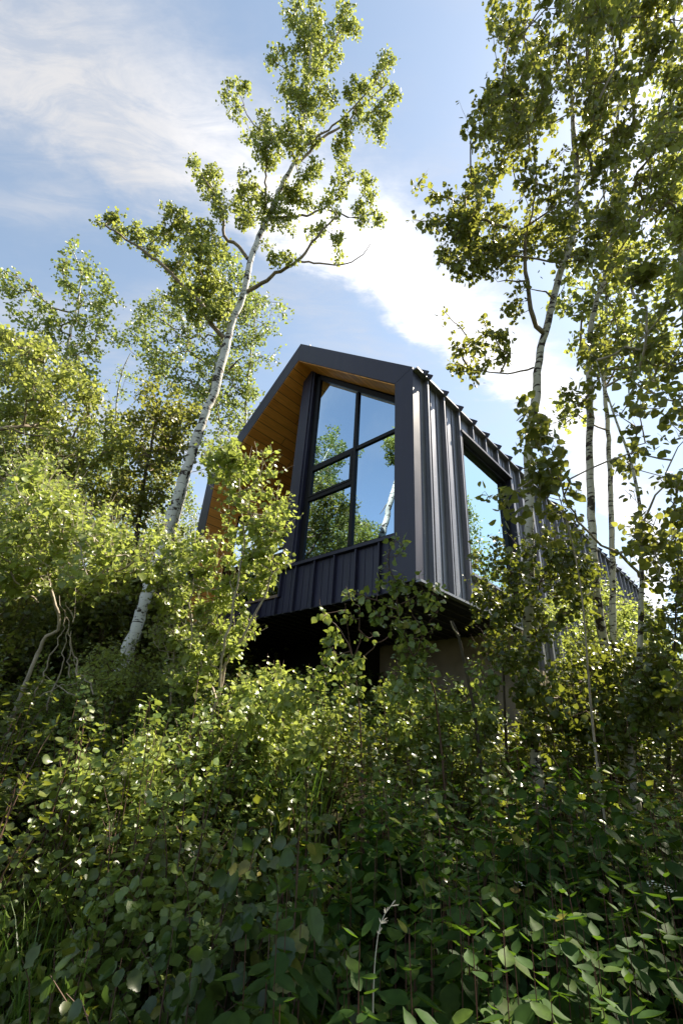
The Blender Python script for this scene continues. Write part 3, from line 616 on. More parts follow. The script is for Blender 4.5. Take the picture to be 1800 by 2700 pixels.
# ---- sapling in front of the porch
T = Tree()
q = lambda x, y, d: P(450+x/3.92, 1150+y/3.92, d)
T.trunk([P(540, 2060, 3.75), P(552, 1960, 3.8), P(565, 1870, 3.85), P(578, 1830, 3.85), P(600, 1740, 3.9), P(640, 1680, 3.9), q(870, 1830, 3.9), q(960, 1680, 3.95), q(1030, 1450, 4.0), q(1050, 1200, 4.0), q(1060, 1000, 4.05), q(1040, 700, 4.1), q(1045, 590, 4.1)], .017, .003, 9, .06, .7)
T.limb([P(578, 1830, 3.85), P(585, 1740, 3.8), q(620, 1900, 3.8), q(650, 1700, 3.8), q(730, 1350, 3.8), q(760, 1000, 3.85), q(735, 800, 3.9), q(700, 600, 3.9), q(690, 330, 3.95), q(700, 80, 4.0)], .012, .002)
T.limb([q(700, 600, 3.9), q(860, 480, 3.85), q(940, 350, 3.8), q(950, 150, 3.8)], .006, .002)
T.limb([P(572, 1850, 3.85), P(520, 1720, 4.1), P(500, 1600, 4.2), P(520, 1500, 4.3), P(540, 1420, 4.3)], .012, .003)
T.limb([P(620, 1960, 3.7), P(600, 1880, 3.8), P(575, 1840, 3.85)], .006, .003)
def qb(L, d): return [(450+x/3.92, 1150+y/3.92, r/3.92, d) for x, y, r in L]
bl = qb([(480, 150, 60), (430, 260, 60), (500, 340, 60), (430, 390, 50), (380, 330, 45), (560, 70, 40), (670, 60, 45), (700, 130, 50), (600, 160, 55), (500, 230, 50), (620, 260, 70), (740, 220, 70), (820, 290, 60), (560, 330, 60), (690, 360, 80), (800, 370, 70), (900, 380, 50), (980, 430, 40), (940, 340, 40), (920, 240, 30), (990, 240, 30), (950, 165, 20), (600, 450, 60), (700, 480, 70), (830, 470, 70), (880, 580, 50), (760, 590, 60), (620, 600, 50), (700, 700, 70), (800, 700, 50), (640, 790, 50), (790, 790, 40), (500, 480, 40),
         (1040, 610, 40), (1010, 700, 40), (1100, 680, 50), (1150, 770, 50), (1030, 790, 40), (1080, 850, 60), (960, 860, 60), (880, 880, 50), (1140, 920, 50), (1060, 950, 70), (950, 970, 70), (860, 980, 60), (1160, 1010, 40), (1000, 1060, 70), (880, 1080, 70), (760, 1080, 60), (700, 1050, 50), (1090, 1120, 60), (960, 1180, 70), (830, 1190, 70), (700, 1170, 60), (600, 1130, 50), (1150, 1240, 50), (1040, 1270, 70), (920, 1290, 70), (790, 1310, 70), (650, 1290, 70), (1080, 1380, 60), (960, 1410, 70), (830, 1430, 70), (700, 1420, 70), (1020, 1500, 70), (900, 1540, 70), (770, 1560, 70), (640, 1530, 70), (960, 1600, 50), (840, 1660, 60), (700, 1670, 60), (560, 1640, 50)], 3.95)
bl += qb([(340, 1050, 50), (440, 1100, 50), (260, 1130, 60), (400, 1200, 70), (300, 1260, 70), (480, 1310, 60), (220, 1340, 60), (380, 1400, 70), (260, 1460, 60), (450, 1500, 70), (330, 1560, 70), (520, 1600, 70), (200, 1600, 60), (250, 940, 40), (120, 1100, 60), (40, 1200, 60), (120, 1300, 60), (30, 1420, 60), (140, 1480, 60), (100, 1650, 60), (480, 1760, 70), (380, 1850, 80), (260, 1880, 80), (560, 1860, 80), (700, 1860, 70), (850, 1930, 50), (760, 1990, 60), (640, 2010, 80), (520, 2020, 80), (400, 2030, 80), (280, 2040, 80), (720, 2110, 50), (600, 2150, 80), (480, 2160, 80)], 4.25)
bl += [(500, 1720, 30, 4.0), (550, 1740, 30, 4.0), (610, 1700, 25, 3.9), (460, 1690, 25, 4.1), (520, 1800, 30, 4.0), (480, 1770, 30, 4.0)]
T.grow(tips_blobs([(x+RNG.normal(0, 9), y+RNG.normal(0, 9), r*.9, d) for x, y, r, d in bl], 62, .16), up=.3, rt=.0013, rmax=.006)
lv = T.foliate(2.2, .02, .044, kind='round', droop=.1, updir=.8, shoot=.17)
T.build('aspen_sapling', 'sunlit aspen sapling with two thin stems covering the left half of the porch', 'tree', None, lv, LEAF['near'], BARK['pale'], BARK['pale'])
region_tree('aspen_sapling', 'low leafy sapling in the gap between the big leaning trunk and the porch saplings', None, [(455, 2000), (450, 1850), (462, 1700), (480, 1560), (478, 1450)], 4.6,
    [([(350, 1480), (420, 1400), (500, 1420), (560, 1560), (600, 1700), (560, 1800), (420, 1820), (400, 1640)], 60, 22, 4.3, 5.0)], leaf=.046, dens=14, per=1.8, mat='near', bark='pale', tw='pale', r0=.014, kind='round', rt=.0016, spread=.025, jit=.15, updir=.8, shoot=.24)
# ---- small sapling under the cabin corner
T = Tree(); z3 = lambda x, y, d: P(900+x/3.136, 1400+y/3.136, d)
T.trunk([z3(790, 1500, 3.1), z3(760, 1300, 3.1), z3(600, 1050, 3.1), z3(520, 860, 3.1), z3(470, 700, 3.1), z3(460, 550, 3.1), z3(440, 420, 3.1), z3(380, 230, 3.1), z3(440, 80, 3.1)], .010, .002, 7, .04, .8)
for pl in [[(460, 640), (330, 600), (180, 520), (40, 500)], [(480, 760), (400, 720), (300, 690)], [(600, 1050), (660, 900), (600, 700), (560, 600)], [(660, 900), (740, 800), (770, 700), (790, 640)], [(540, 900), (620, 880), (690, 900)], [(500, 600), (600, 520), (700, 500), (760, 510)], [(700, 1200), (500, 1180), (380, 1120)]]:
    T.limb([z3(x, y, 3.1-.03*i) for i, (x, y) in enumerate(pl)], .005, .002, step=.05)
bl = [(900+x/3.136, 1400+y/3.136, r/3.136, 3.1) for x, y, r in [(440, 100, 30), (490, 130, 30), (500, 200, 30), (330, 230, 35), (420, 220, 30), (350, 320, 30), (400, 360, 30), (300, 450, 40), (280, 540, 30), (350, 600, 35), (430, 600, 40), (480, 400, 40), (540, 450, 40), (450, 480, 40), (540, 560, 50), (640, 440, 30), (700, 500, 40), (760, 500, 40), (680, 580, 40), (600, 620, 40), (50, 540, 30), (130, 540, 35), (140, 610, 30), (220, 560, 35), (380, 690, 35), (300, 730, 40), (370, 780, 30), (500, 740, 50), (470, 800, 50), (560, 780, 50), (640, 800, 35), (740, 680, 30), (810, 640, 20), (780, 790, 35), (730, 850, 35), (500, 880, 60), (600, 900, 60), (700, 900, 50), (740, 960, 40), (620, 980, 60), (520, 980, 60), (480, 1040, 40), (560, 1060, 60), (680, 1060, 50), (640, 1130, 60), (540, 1150, 60), (460, 1180, 50), (720, 1160, 40), (500, 1240, 60), (600, 1250, 60), (700, 1260, 60), (560, 1340, 70), (680, 1360, 70), (450, 1350, 60)]]
T.grow(tips_blobs(bl, 32, .06), up=.2, rt=.0013, rmax=.004)
lv = T.foliate(1.1, .018, .043, kind='round', droop=.4, shoot=.08)
T.build('aspen_sapling', 'slim young aspen with round leaves below the front corner of the cabin', 'tree', None, lv, LEAF['small'], BARK['twig'], BARK['twig'])
# ---- twiggy brown sapling
T = Tree()
T.trunk([z3(130, 1320, 3.4), z3(90, 1050, 3.4), z3(60, 870, 3.4), z3(40, 700, 3.4), z3(30, 600, 3.4)], .010, .002, 7, .05)
for pl in [[(90, 1050), (20, 880), (-60, 760), (-150, 650), (-190, 560)], [(100, 1100), (140, 950), (150, 800), (140, 650), (90, 590)], [(110, 1150), (220, 1000), (320, 900), (430, 850)], [(150, 800), (250, 900), (320, 850)], [(80, 1000), (-40, 1000), (-120, 960), (-180, 920)]]:
    T.limb([z3(x, y, 3.4+.03*i) for i, (x, y) in enumerate(pl)], .006, .002, step=.05)
bl = [(900+x/3.136, 1400+y/3.136, r/3.136, 3.4) for x, y, r in [(-150, 680, 50), (-110, 700, 40), (0, 650, 35), (90, 700, 45), (-30, 800, 30), (-120, 850, 40), (-60, 880, 45), (210, 830, 30), (120, 900, 25), (-120, 960, 50), (-60, 1000, 50), (30, 980, 50), (120, 1020, 45), (-150, 1060, 60), (-50, 1100, 60), (60, 1100, 60), (150, 1080, 40), (-130, 1180, 60), (-20, 1200, 60), (80, 1220, 60), (-180, 1260, 50), (0, 1300, 60), (100, 1330, 60), (200, 1200, 45)]]
T.grow(tips_blobs(bl, 40, .08), up=.2, rt=.0016, rmax=.005)
lv = T.foliate(2.0, .018, .044, kind='point', droop=.7)
T.build('young_shrub', 'upright shrub with bare brown twig tips and drooping leaves in front of the dark overhang', 'shrub', None, lv, LEAF['small'], BARK['twig'], BARK['twig'])
# ---- dead snag
T = Tree(); T.trunk([z3(1060, 1300, 3.9), z3(1040, 1210, 3.9), z3(1000, 1020, 3.9), z3(965, 870, 3.9), z3(935, 800, 3.9), z3(908, 745, 3.9)], .016, .012, 8, .04, bump=.08)
T.limb([z3(965, 870, 3.9), z3(940, 850, 3.88), z3(920, 780, 3.86), z3(900, 745, 3.86)], .007, .004)
T.build('dead_stem', 'bare broken grey stem sticking up in front of the concrete wall', 'dead stem', None, None, None, BARK['dark'], BARK['pale'])
# ================================================================== RIGHT SIDE
GR = 'aspens on the right of the cabin'
T = Tree()   # R1: forked aspen
T.trunk([P(1395, 1780, 4.7), P(1392, 1600, 4.7), P(1395, 1400, 4.7), P(1393, 1250, 4.75), P(1397, 1130, 4.8), P(1412, 1060, 4.85), P(1414, 1000, 4.9), P(1430, 900, 5.0), P(1445, 850, 5.0), P(1470, 740, 5.1), P(1490, 680, 5.1), P(1510, 620, 5.2), P(1520, 480, 5.4), P(1510, 330, 5.6), P(1500, 150, 5.9), P(1500, 20, 6.1)], .055, .006, 12, .08, .6, knots=6)
z4 = lambda x, y, d: P(1050+x/2.09, y/2.09, d)
T.limb([z4(800, 1835, 5.0), z4(745, 1780, 4.95), z4(720, 1620, 4.95), z4(700, 1420, 4.95), z4(685, 1300, 4.95), z4(620, 1260, 4.9), z4(540, 1240, 4.9), z4(440, 1200, 4.9), z4(300, 1100, 4.9), z4(160, 1030, 4.9)], .028, .004)
for pl in [[(710, 1545), (600, 1545), (540, 1555)], [(690, 1300), (740, 1150), (760, 1000), (740, 800), (640, 620)], [(685, 1390), (600, 1370), (480, 1390), (380, 1420), (240, 1460)], [(740, 2020), (720, 2045), (660, 2045), (620, 2070), (520, 2055), (380, 2030), (300, 2010)], [(440, 1200), (300, 1210), (180, 1215), (80, 1215)], [(380, 2030), (340, 1950), (400, 1880), (330, 1800), (260, 1720)], [(560, 2060), (600, 1960), (540, 1880), (470, 1780)],
           [(860, 1640), (800, 1600), (700, 1590)], [(700, 1250), (860, 1150), (1000, 1050), (1050, 900)], [(960, 1300), (1100, 1150), (1150, 980), (1180, 760)]]:
    T.limb([z4(x, y, 4.95-.05*i) for i, (x, y) in enumerate(pl)], .011, .003)
z4b = lambda L, d: [(1050+x/2.09, y/2.09, r/2.09, d) for x, y, r in L]
bl = z4b([(110, 1030, 15), (130, 1020, 15), (210, 1100, 25), (260, 1090, 30), (300, 1120, 35), (360, 1110, 35), (330, 1060, 25), (80, 1215, 10), (170, 1250, 30), (190, 1220, 25), (250, 1230, 35), (310, 1230, 40), (380, 1210, 40), (340, 1310, 40), (420, 1280, 50), (400, 1350, 40), (460, 1380, 50), (340, 1400, 40), (250, 1400, 35), (240, 1450, 35), (320, 1470, 40), (420, 1450, 45), (430, 1530, 45), (500, 1500, 40), (350, 1500, 25), (500, 1420, 40), (530, 1340, 40), (620, 1450, 25), (630, 1330, 40), (610, 1720, 30), (650, 1680, 30), (650, 1740, 25), (640, 1610, 20), (690, 1600, 20),
          (255, 1720, 8), (320, 1820, 18), (350, 1810, 14), (330, 1900, 30), (350, 1960, 30), (400, 1900, 25), (480, 1860, 30), (470, 1750, 15), (460, 1800, 18), (560, 1870, 30), (590, 1850, 25), (540, 1930, 30), (590, 1970, 30), (400, 1980, 25), (350, 2030, 30), (300, 2050, 25), (420, 2080, 30), (290, 2000, 15), (480, 2010, 20), (440, 1930, 22)], 4.85)
T.grow(tips_blobs(bl, 36, .15), up=.2, rt=.0014, rmax=.007)
c2 = len(T.chains)
poly = [(1310, -60), (1300, 60), (1285, 130), (1300, 170), (1280, 260), (1255, 330), (1260, 400), (1235, 450), (1230, 520), (1180, 560), (1200, 640), (1300, 700), (1370, 700), (1400, 650), (1480, 680), (1560, 720), (1660, 600), (1660, 300), (1640, -60)]
T.grow(tips_blobs(poly_blobs(poly, 205, 32, 4.2, 6.0), 13, .3), up=.35, rt=.0016, rmax=.011)
lv = T.foliate(4.0, .04, .048, kind='round', droop=.5, shoot=.12)
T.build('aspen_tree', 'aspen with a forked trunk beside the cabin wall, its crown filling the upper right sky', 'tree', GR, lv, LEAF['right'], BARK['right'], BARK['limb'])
region_tree('aspen_tree', 'white trunked aspen with dark scar bands crossing the far end of the cabin', GR, [(1600, 1740), (1575, 1600), (1560, 1400), (1556, 1250), (1553, 1150), (1556, 1080), (1552, 1000), (1560, 850), (1600, 700), (1620, 500), (1630, 250), (1640, 60)], 4.9,
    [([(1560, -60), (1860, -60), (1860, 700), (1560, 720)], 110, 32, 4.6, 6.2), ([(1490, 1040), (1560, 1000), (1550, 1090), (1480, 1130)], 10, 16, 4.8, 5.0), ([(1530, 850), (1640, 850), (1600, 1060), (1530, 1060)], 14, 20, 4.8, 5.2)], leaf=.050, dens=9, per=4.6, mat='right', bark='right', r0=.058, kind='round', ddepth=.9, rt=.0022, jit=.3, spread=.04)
region_tree('aspen_tree', 'slender aspen trunk between the scarred trunk and the leaning stem', GR, [(1625, 1800), (1612, 1400), (1607, 1250), (1600, 1100), (1592, 1000), (1596, 850), (1600, 700), (1590, 500), (1585, 300)], 6.4,
    [([(1440, 760), (1600, 640), (1800, 660), (1800, 1000), (1600, 1000), (1500, 900)], 60, 30, 6.0, 7.4), ([(1480, 1020), (1540, 1080), (1520, 1150), (1440, 1160), (1400, 1130)], 10, 14, 6.3, 6.6)], leaf=.06, dens=9, per=4, mat='birch', bark='right', r0=.05, kind='round', ddepth=1.2, spread=.045)
region_tree('aspen_tree', 'thin grey stemmed aspen rising through the shrubs near the right edge', GR, [(1672, 2160), (1668, 2050), (1665, 1950), (1675, 1850), (1686, 1700), (1690, 1560), (1688, 1400), (1680, 1290), (1660, 1210), (1620, 1100), (1590, 1010), (1570, 950)], 3.9,
    [([(1620, 1080), (1700, 1020), (1810, 1040), (1860, 1500), (1700, 1560), (1640, 1400)], 36, 30, 3.6, 4.4), ([(1640, 700), (1860, 680), (1860, 1060), (1660, 1060)], 34, 34, 3.9, 4.8), ([(1380, 1180), (1500, 1180), (1560, 1300), (1600, 1420), (1500, 1400), (1430, 1330)], 8, 24, 3.3, 3.7)],
    leaf=.054, dens=7, per=2.6, mat='right', bark='right', tw='pale', r0=.036, kind='round', rt=.002, spread=.03, ddepth=.5,
    limbs=[([(1690, 1520, 3.95), (1640, 1470, 3.8), (1580, 1430, 3.7), (1520, 1370, 3.6), (1490, 1310, 3.5), (1470, 1260, 3.5), (1440, 1210, 3.5)], .013), ([(1688, 1400, 4.0), (1720, 1330, 3.9), (1760, 1240, 3.8), (1800, 1150, 3.8)], .01)])
region_tree('aspen_tree', 'pale trunk with blown out light showing through leaves at the upper right corner', GR, [(1850, 1500), (1830, 1100), (1800, 700), (1785, 450), (1765, 280), (1770, 100), (1790, -20)], 5.6,
    [([(1700, 200), (1880, 100), (1880, 900), (1740, 700)], 55, 34, 5.4, 6.8)], leaf=.06, dens=8, per=4, mat='birch', bark='birch', r0=.08, kind='round', ddepth=1.5, spread=.045)
# leafy branch of a sapling that crosses the side window
region_tree('aspen_sapling', 'big leaved aspen sapling whose branch crosses the side window edge', None, [(1560, 1900), (1545, 1700), (1530, 1540), (1500, 1400), (1470, 1300), (1440, 1220), (1410, 1160), (1385, 1090)], 3.4,
    [([(1275, 1300), (1300, 1290), (1400, 1290), (1440, 1330), (1440, 1400), (1350, 1400), (1310, 1360)], 11, 22, 3.2, 3.5), ([(1385, 1040), (1460, 1150), (1520, 1240), (1540, 1330), (1450, 1420), (1400, 1290), (1370, 1130)], 22, 24, 3.2, 3.6), ([(1360, 1060), (1420, 1070), (1420, 1180), (1360, 1180)], 9, 16, 3.3, 3.5)],
    leaf=.055, dens=6, per=1.6, mat='right', bark='pale', tw='pale', r0=.012, kind='round', rt=.0016, spread=.025, jit=.08, limbs=[([(1460, 1290, 3.4), (1400, 1270, 3.35), (1350, 1300, 3.3), (1300, 1310, 3.3)], .005)])
# shrub in front of the side wall foot
def shrub_poly(name, label, cat, group, stems, polys, **kw):
    return region_tree(name, label, group, stems, kw.pop('depth'), polys, cat=cat, **kw)
shrub_poly('tall_shrub', 'dark leafed tall shrub standing before the foot of the side wall', 'shrub', None, [(1335, 2000), (1330, 1850), (1326, 1700), (1330, 1600), (1345, 1520)],
    [([(1250, 1480), (1300, 1440), (1450, 1420), (1560, 1470), (1530, 1600), (1440, 1700), (1430, 1800), (1280, 1760), (1240, 1600)], 90, 26, 4.2, 5.0)], depth=4.6, leaf=.046, dens=6, per=3.4, mat='bush', bark='dark', tw='twig', r0=.02, kind='round', jit=.15, rt=.0018, spread=.03, updir=.6, shoot=.22)
shrub_poly('tall_shrub', 'sunlit yellow green shrub glowing behind the scarred trunk at the end of the cabin', 'shrub', None, [(1560, 1900), (1550, 1750), (1560, 1620)],
    [([(1440, 1600), (1520, 1520), (1640, 1560), (1700, 1640), (1640, 1800), (1460, 1820), (1480, 1700)], 90, 28, 6.6, 8.4)], depth=7.4, leaf=.05, dens=6, per=3.6, mat='near', bark='dark', tw='twig', r0=.03, jit=.2, updir=.5, shoot=.22)
shrub_poly('tall_shrub', 'dense dark shrub reaching up along the right edge', 'shrub', None, [(1760, 2200), (1765, 1950), (1780, 1650), (1790, 1450)],
    [([(1730, 1600), (1860, 1480), (1860, 2050), (1720, 2000), (1660, 1850), (1690, 1720)], 60, 32, 3.3, 4.6)], depth=3.9, leaf=.050, dens=6, per=3, mat='bush', bark='dark', tw='twig', r0=.02, kind='round', jit=.2, rt=.0018, spread=.035, updir=.5, shoot=.22)
shrub_poly('tall_shrub', 'mid green shrub between the tall dark shrub and the thin grey stem', 'shrub', None, [(1500, 2100), (1500, 1900), (1520, 1750)],
    [([(1380, 1800), (1480, 1740), (1600, 1700), (1700, 1750), (1700, 1980), (1500, 2040), (1380, 1950)], 110, 32, 3.8, 5.0)], depth=4.3, leaf=.048, dens=6, per=3.2, mat='bush', bark='dark', tw='twig', r0=.018, kind='round', jit=.2, rt=.0018, spread=.035, updir=.5, shoot=.22)
shrub_poly('tall_shrub', 'sunlit shrub with narrow leaves at the foot of the big leaning trunk', 'shrub', None, [(330, 1960), (320, 1850), (310, 1780)],
    [([(190, 1800), (260, 1700), (340, 1740), (400, 1760), (480, 1790), (470, 1900), (300, 1930), (200, 1880)], 80, 26, 4.4, 5.4)], depth=4.9, leaf=.048, dens=6, per=3.6, mat='near', bark='pale', tw='twig', r0=.015, kind='point', w=.5, jit=.15, rt=.0018, spread=.03, updir=.8, shoot=.22)
shrub_poly('low_shrub', 'leafy shrub standing against the shaded concrete wall', 'shrub', None, [(1140, 2050), (1150, 1950), (1160, 1850)],
    [([(1000, 1830), (1080, 1770), (1180, 1800), (1310, 1750), (1330, 1930), (1150, 1980), (1000, 1960)], 60, 24, 3.6, 4.4)], depth=4.0, leaf=.044, dens=6, per=3.4, mat='small', bark='dark', tw='twig', r0=.012, kind='round', jit=.15, rt=.0016, spread=.03, updir=.6, shoot=.16)
shrub_poly('low_shrub', 'sunlit shrub right of the thin double stemmed sapling below the porch', 'shrub', None, [(720, 2080), (725, 1980), (730, 1880)],
    [([(610, 1840), (700, 1780), (830, 1790), (880, 1880), (840, 2000), (640, 2000)], 60, 24, 3.2, 3.9)], depth=3.5, leaf=.044, dens=6, per=3.4, mat='near', bark='dark', tw='twig', r0=.012, kind='round', jit=.15, rt=.0016, spread=.03, updir=.6, shoot=.16)
shrub_poly('low_shrub', 'sunlit shrub below the crooked small aspen at the left', 'shrub', None, [(260, 2350), (265, 2200), (270, 2080)],
    [([(150, 2060), (260, 1980), (420, 1990), (560, 2080), (560, 2200), (380, 2300), (180, 2280)], 80, 28, 2.7, 3.4)], depth=3.0, leaf=.044, dens=6, per=3.4, mat='near', bark='dark', tw='twig', r0=.012, kind='round', jit=.15, rt=.0016, spread=.03, updir=.6, shoot=.16)
# ================================================================== UNDERGROWTH
def elmax(px_like):  # tangent of the highest sight angle the undergrowth may reach
    return px_like
def shrubs(name, label, cat, n, xr, yr, leaf, kind, mat, w=.9, hmin=.5, hmax=1.2, rad=.5, twigs=70, per=5, flat=.9, seedpts=None, cond=None, stemmat='twig', group=None, kindtag=None, grav=-.25, capj=(-.5, .14)):
    LP, LA, LN, LS = [], [], [], []; st = Bag(); c = 0; tries = 0
    while c < n and tries < n*30:
        tries += 1
        x = RNG.uniform(*xr); y = RNG.uniform(*yr)
        if seedpts is not None: x, y = seedpts[c]
        if cond is not None and not cond(x, y): continue
        g = float(gz(x, y)); r = math.hypot(x, y); H = RNG.uniform(hmin, hmax)
        tn = -.17+.31*min(1, max(0, (r-1.7)/2.2)); cap = 1.6+r*tn-g
        H = min(H, cap+RNG.uniform(*capj))
        if H < .3: c += 1 if seedpts is not None else 0; continue
        c += 1; R = rad*RNG.uniform(.7, 1.3); ns = max(5, int(twigs*.13)); lp = int(twigs*per/ns)
        az = RNG.random(ns)*6.283; rr = R*RNG.random(ns)**.6; hh = H*(1-.45*(rr/R)**2)*RNG.uniform(.55, 1.06, ns)
        p0 = np.stack([x+RNG.normal(0, .05, ns), y+RNG.normal(0, .05, ns), np.full(ns, g-.05)], 1)
        p2 = np.stack([x+rr*np.cos(az), y+rr*np.sin(az), g+hh], 1); p1 = p0*.45+p2*.55; p1[:, 2] = g+hh*.85; p1[:, :2] = p0[:, :2]*.7+p2[:, :2]*.3
        us = np.linspace(0, 1, 6)[:, None]
        for i in range(ns): st.add(*tube((1-us)**2*p0[i]+2*us*(1-us)*p1[i]+us*us*p2[i], np.linspace(.0055, .0012, 6), 4))
        ii = np.repeat(np.arange(ns), lp); u = (.22+.80*RNG.random(len(ii))**.8)[:, None]; cu = np.minimum(u, 1)
        pp = (1-cu)**2*p0[ii]+2*cu*(1-cu)*p1[ii]+cu*cu*p2[ii]; tg = unit(2*(1-cu)*(p1[ii]-p0[ii])+2*cu*(p2[ii]-p1[ii])); pp = pp+tg*(u-cu)*.5
        rad_ = rand_dirs(len(ii)); rad_ = unit(rad_-tg*(rad_*tg).sum(1)[:, None]); reach = (RNG.random((len(ii), 1))**1.3)*(.19*(1.12-cu))*(leaf/.05)**.5
        p = pp+rad_*reach+tg*reach*.4
        a = unit(rad_*.9+tg*.3+rand_dirs(len(ii))*.35+np.array([0, 0, grav]))
        nn = unit(rand_dirs(len(ii))*(1-flat)*2.6+np.array([.12, -.12, 1.0])); s = leaf*(1.15-.45*u[:, 0])*(1+RNG.normal(0, .28, len(ii))).clip(.4, 1.7)
        LP.append(p); LA.append(a); LN.append(nn); LS.append(s)
    V, Q = leaves(np.concatenate(LP), np.concatenate(LA), np.concatenate(LN), np.concatenate(LS), w, kind)
    if kindtag == 'stuff':
        # leaves and stems in one mesh, two materials
        SV = np.concatenate(st.V); SQ = np.concatenate(st.Q)+len(V)
        o = np_mesh(name, np.concatenate([V, SV]), Q+[SQ], LEAF[mat]); o.data.materials.append(BARK[stemmat])
        nq = sum(len(q) for q in Q); mi = np.zeros(len(o.data.polygons), dtype=np.int32); mi[nq:] = 1; o.data.polygons.foreach_set('material_index', mi)
        tag(o, label, cat, group, 'stuff'); return o
    b = np.array([seedpts[0][0], seedpts[0][1], float(gz(*seedpts[0]))]); e = empty(name, b.tolist()); tag(e, label, cat, group)
    np_mesh('stems', np.concatenate(st.V)-b, np.concatenate(st.Q), BARK[stemmat], e); np_mesh('foliage', V-b, Q, LEAF[mat], e); return e
def outside_house(x, y):
    dx, dy = x-HC[0], y-HC[1]; a = -(.719392*dx-.694604*dy)/S; b = (.694604*dx+.719392*dy)/S
    return not (b > 4.6 and -.3 < a < 9.2)
def free(x, y): return math.hypot(x, y) > 2.1 and outside_house(x, y)
def left_lit(x, y): return free(x, y) and x < 1.6
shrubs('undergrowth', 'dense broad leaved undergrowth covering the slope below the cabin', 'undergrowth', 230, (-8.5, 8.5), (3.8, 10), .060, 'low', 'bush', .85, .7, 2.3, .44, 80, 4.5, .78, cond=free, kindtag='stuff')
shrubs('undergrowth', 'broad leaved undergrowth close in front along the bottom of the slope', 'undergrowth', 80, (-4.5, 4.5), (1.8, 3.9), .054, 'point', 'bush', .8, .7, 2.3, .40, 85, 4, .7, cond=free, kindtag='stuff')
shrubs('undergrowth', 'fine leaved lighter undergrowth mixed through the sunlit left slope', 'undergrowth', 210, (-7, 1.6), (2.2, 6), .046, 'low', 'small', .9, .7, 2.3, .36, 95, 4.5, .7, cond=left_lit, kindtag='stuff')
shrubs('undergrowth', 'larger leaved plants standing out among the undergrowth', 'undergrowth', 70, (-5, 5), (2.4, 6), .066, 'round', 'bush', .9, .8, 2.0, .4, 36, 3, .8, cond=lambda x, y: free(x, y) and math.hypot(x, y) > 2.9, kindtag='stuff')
def behind_left(x, y): return (x < -3.4 or y > 11) and outside_house(x, y)
shrubs('undergrowth', 'shaded thicket between the trunks behind the left slope', 'undergrowth', 280, (-15, 1), (6.8, 16), .08, 'low', 'right', .9, 2.0, 3.6, 1.0, 190, 9, .5, capj=(2.5, 3.5), cond=behind_left, kindtag='stuff')
shrubs('undergrowth', 'leafy thicket along the far right side of the cabin', 'undergrowth', 90, (5.5, 15), (5, 13), .065, 'low', 'far', .9, 1.2, 2.6, .8, 130, 8, .5, capj=(.5, 1.5), cond=outside_house, kindtag='stuff')
# hazel bush, bottom centre and dogwoods, bottom right
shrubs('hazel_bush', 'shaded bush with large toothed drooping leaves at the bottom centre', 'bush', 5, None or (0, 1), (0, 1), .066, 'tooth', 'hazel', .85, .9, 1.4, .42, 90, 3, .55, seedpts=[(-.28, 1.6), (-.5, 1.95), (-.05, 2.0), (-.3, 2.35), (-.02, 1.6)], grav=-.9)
def shoots(name, label, pts, group, per=40, leaf=.074):
    b = np.array([pts[0][0], pts[0][1], float(gz(*pts[0]))]); e = empty(name, b.tolist()); tag(e, label, 'bush', group); st = Bag(); LP, LA, LN, LS = [], [], [], []
    for (x, y) in pts:
        for _ in range(per):
            a = RNG.random()*6.283; R = .36*RNG.random()**.5; bx, by = x+.1*math.cos(a), y+.1*math.sin(a); tx, ty = x+R*math.cos(a), y+R*math.sin(a)
            g = float(gz(x, y)); r = math.hypot(tx, ty)
            if r < 1.12: continue
            H = min(RNG.uniform(.5, 1.45), 1.6+r*(-.30+.17*(r-1.2))-g+RNG.uniform(-.22, .06)); H = max(H, .35)
            p0 = np.array([bx, by, g-.03]); p2 = np.array([tx, ty, g+H]); p1 = (p0+p2)/2+np.array([0, 0, .12*H])*0+np.array([(tx-bx)*.3, (ty-by)*.3, -.05])
            us = np.linspace(0, 1, 9)[:, None]; c = (1-us)**2*p0+2*us*(1-us)*p1+us*us*p2; st.add(*tube(c, np.linspace(.0030, .0010, 9), 5))
            d = unit(p2-p1); ph = RNG.random()*3.14; nn = RNG.integers(8, 14)
            for k in range(nn):
                q_ = p2-d*(k*RNG.uniform(.045, .075)); az_ = ph+k*1.57; s_ = leaf*min(1.25, .5+.25*k)*RNG.uniform(.75, 1.2); rise = .9-.55*k
                for sg in (0, math.pi):
                    o = np.array([math.cos(az_+sg), math.sin(az_+sg), max(rise, -.45)+RNG.normal(0, .15)]); LP.append(q_+unit(o)*.008); LA.append(unit(o+rand_dirs(1)[0]*.15)); LN.append(np.array([0, 0, 1.])+rand_dirs(1)[0]*.25+np.array([o[0], o[1], 0])*(-.3 if rise > 0 else .3)); LS.append(s_)
    V, Q = leaves(np.array(LP), np.array(LA), np.array(LN), np.array(LS), .62, 'point')
    np_mesh('stems', np.concatenate(st.V)-b, np.concatenate(st.Q), BARK['red'], e, True); np_mesh('foliage', V-b, Q, LEAF['dog'], e); return e
GD = 'dogwood bushes at the bottom right'
dw = [([(.42, 1.5), (.6, 1.85), (.2, 1.9), (.15, 1.5)], 'dogwood bush right behind the dry grass stalk'),
      ([(.95, 1.45), (1.1, 1.8), (.85, 2.1), (1.3, 2.3)], 'dogwood bush in the middle of the lower right foliage'),
      ([(1.45, 1.5), (1.7, 1.9), (1.5, 2.3), (1.9, 2.3)], 'dogwood bush in the bottom right corner bearing small white flower heads'),
      ([(.55, 2.5), (.9, 2.7), (1.4, 2.8), (.3, 2.6)], 'dogwood bush with bright upright leaf tips, topmost of the lower right group')]
for pts, lb in dw:
    shoots('dogwood_bush', lb, pts, GD)
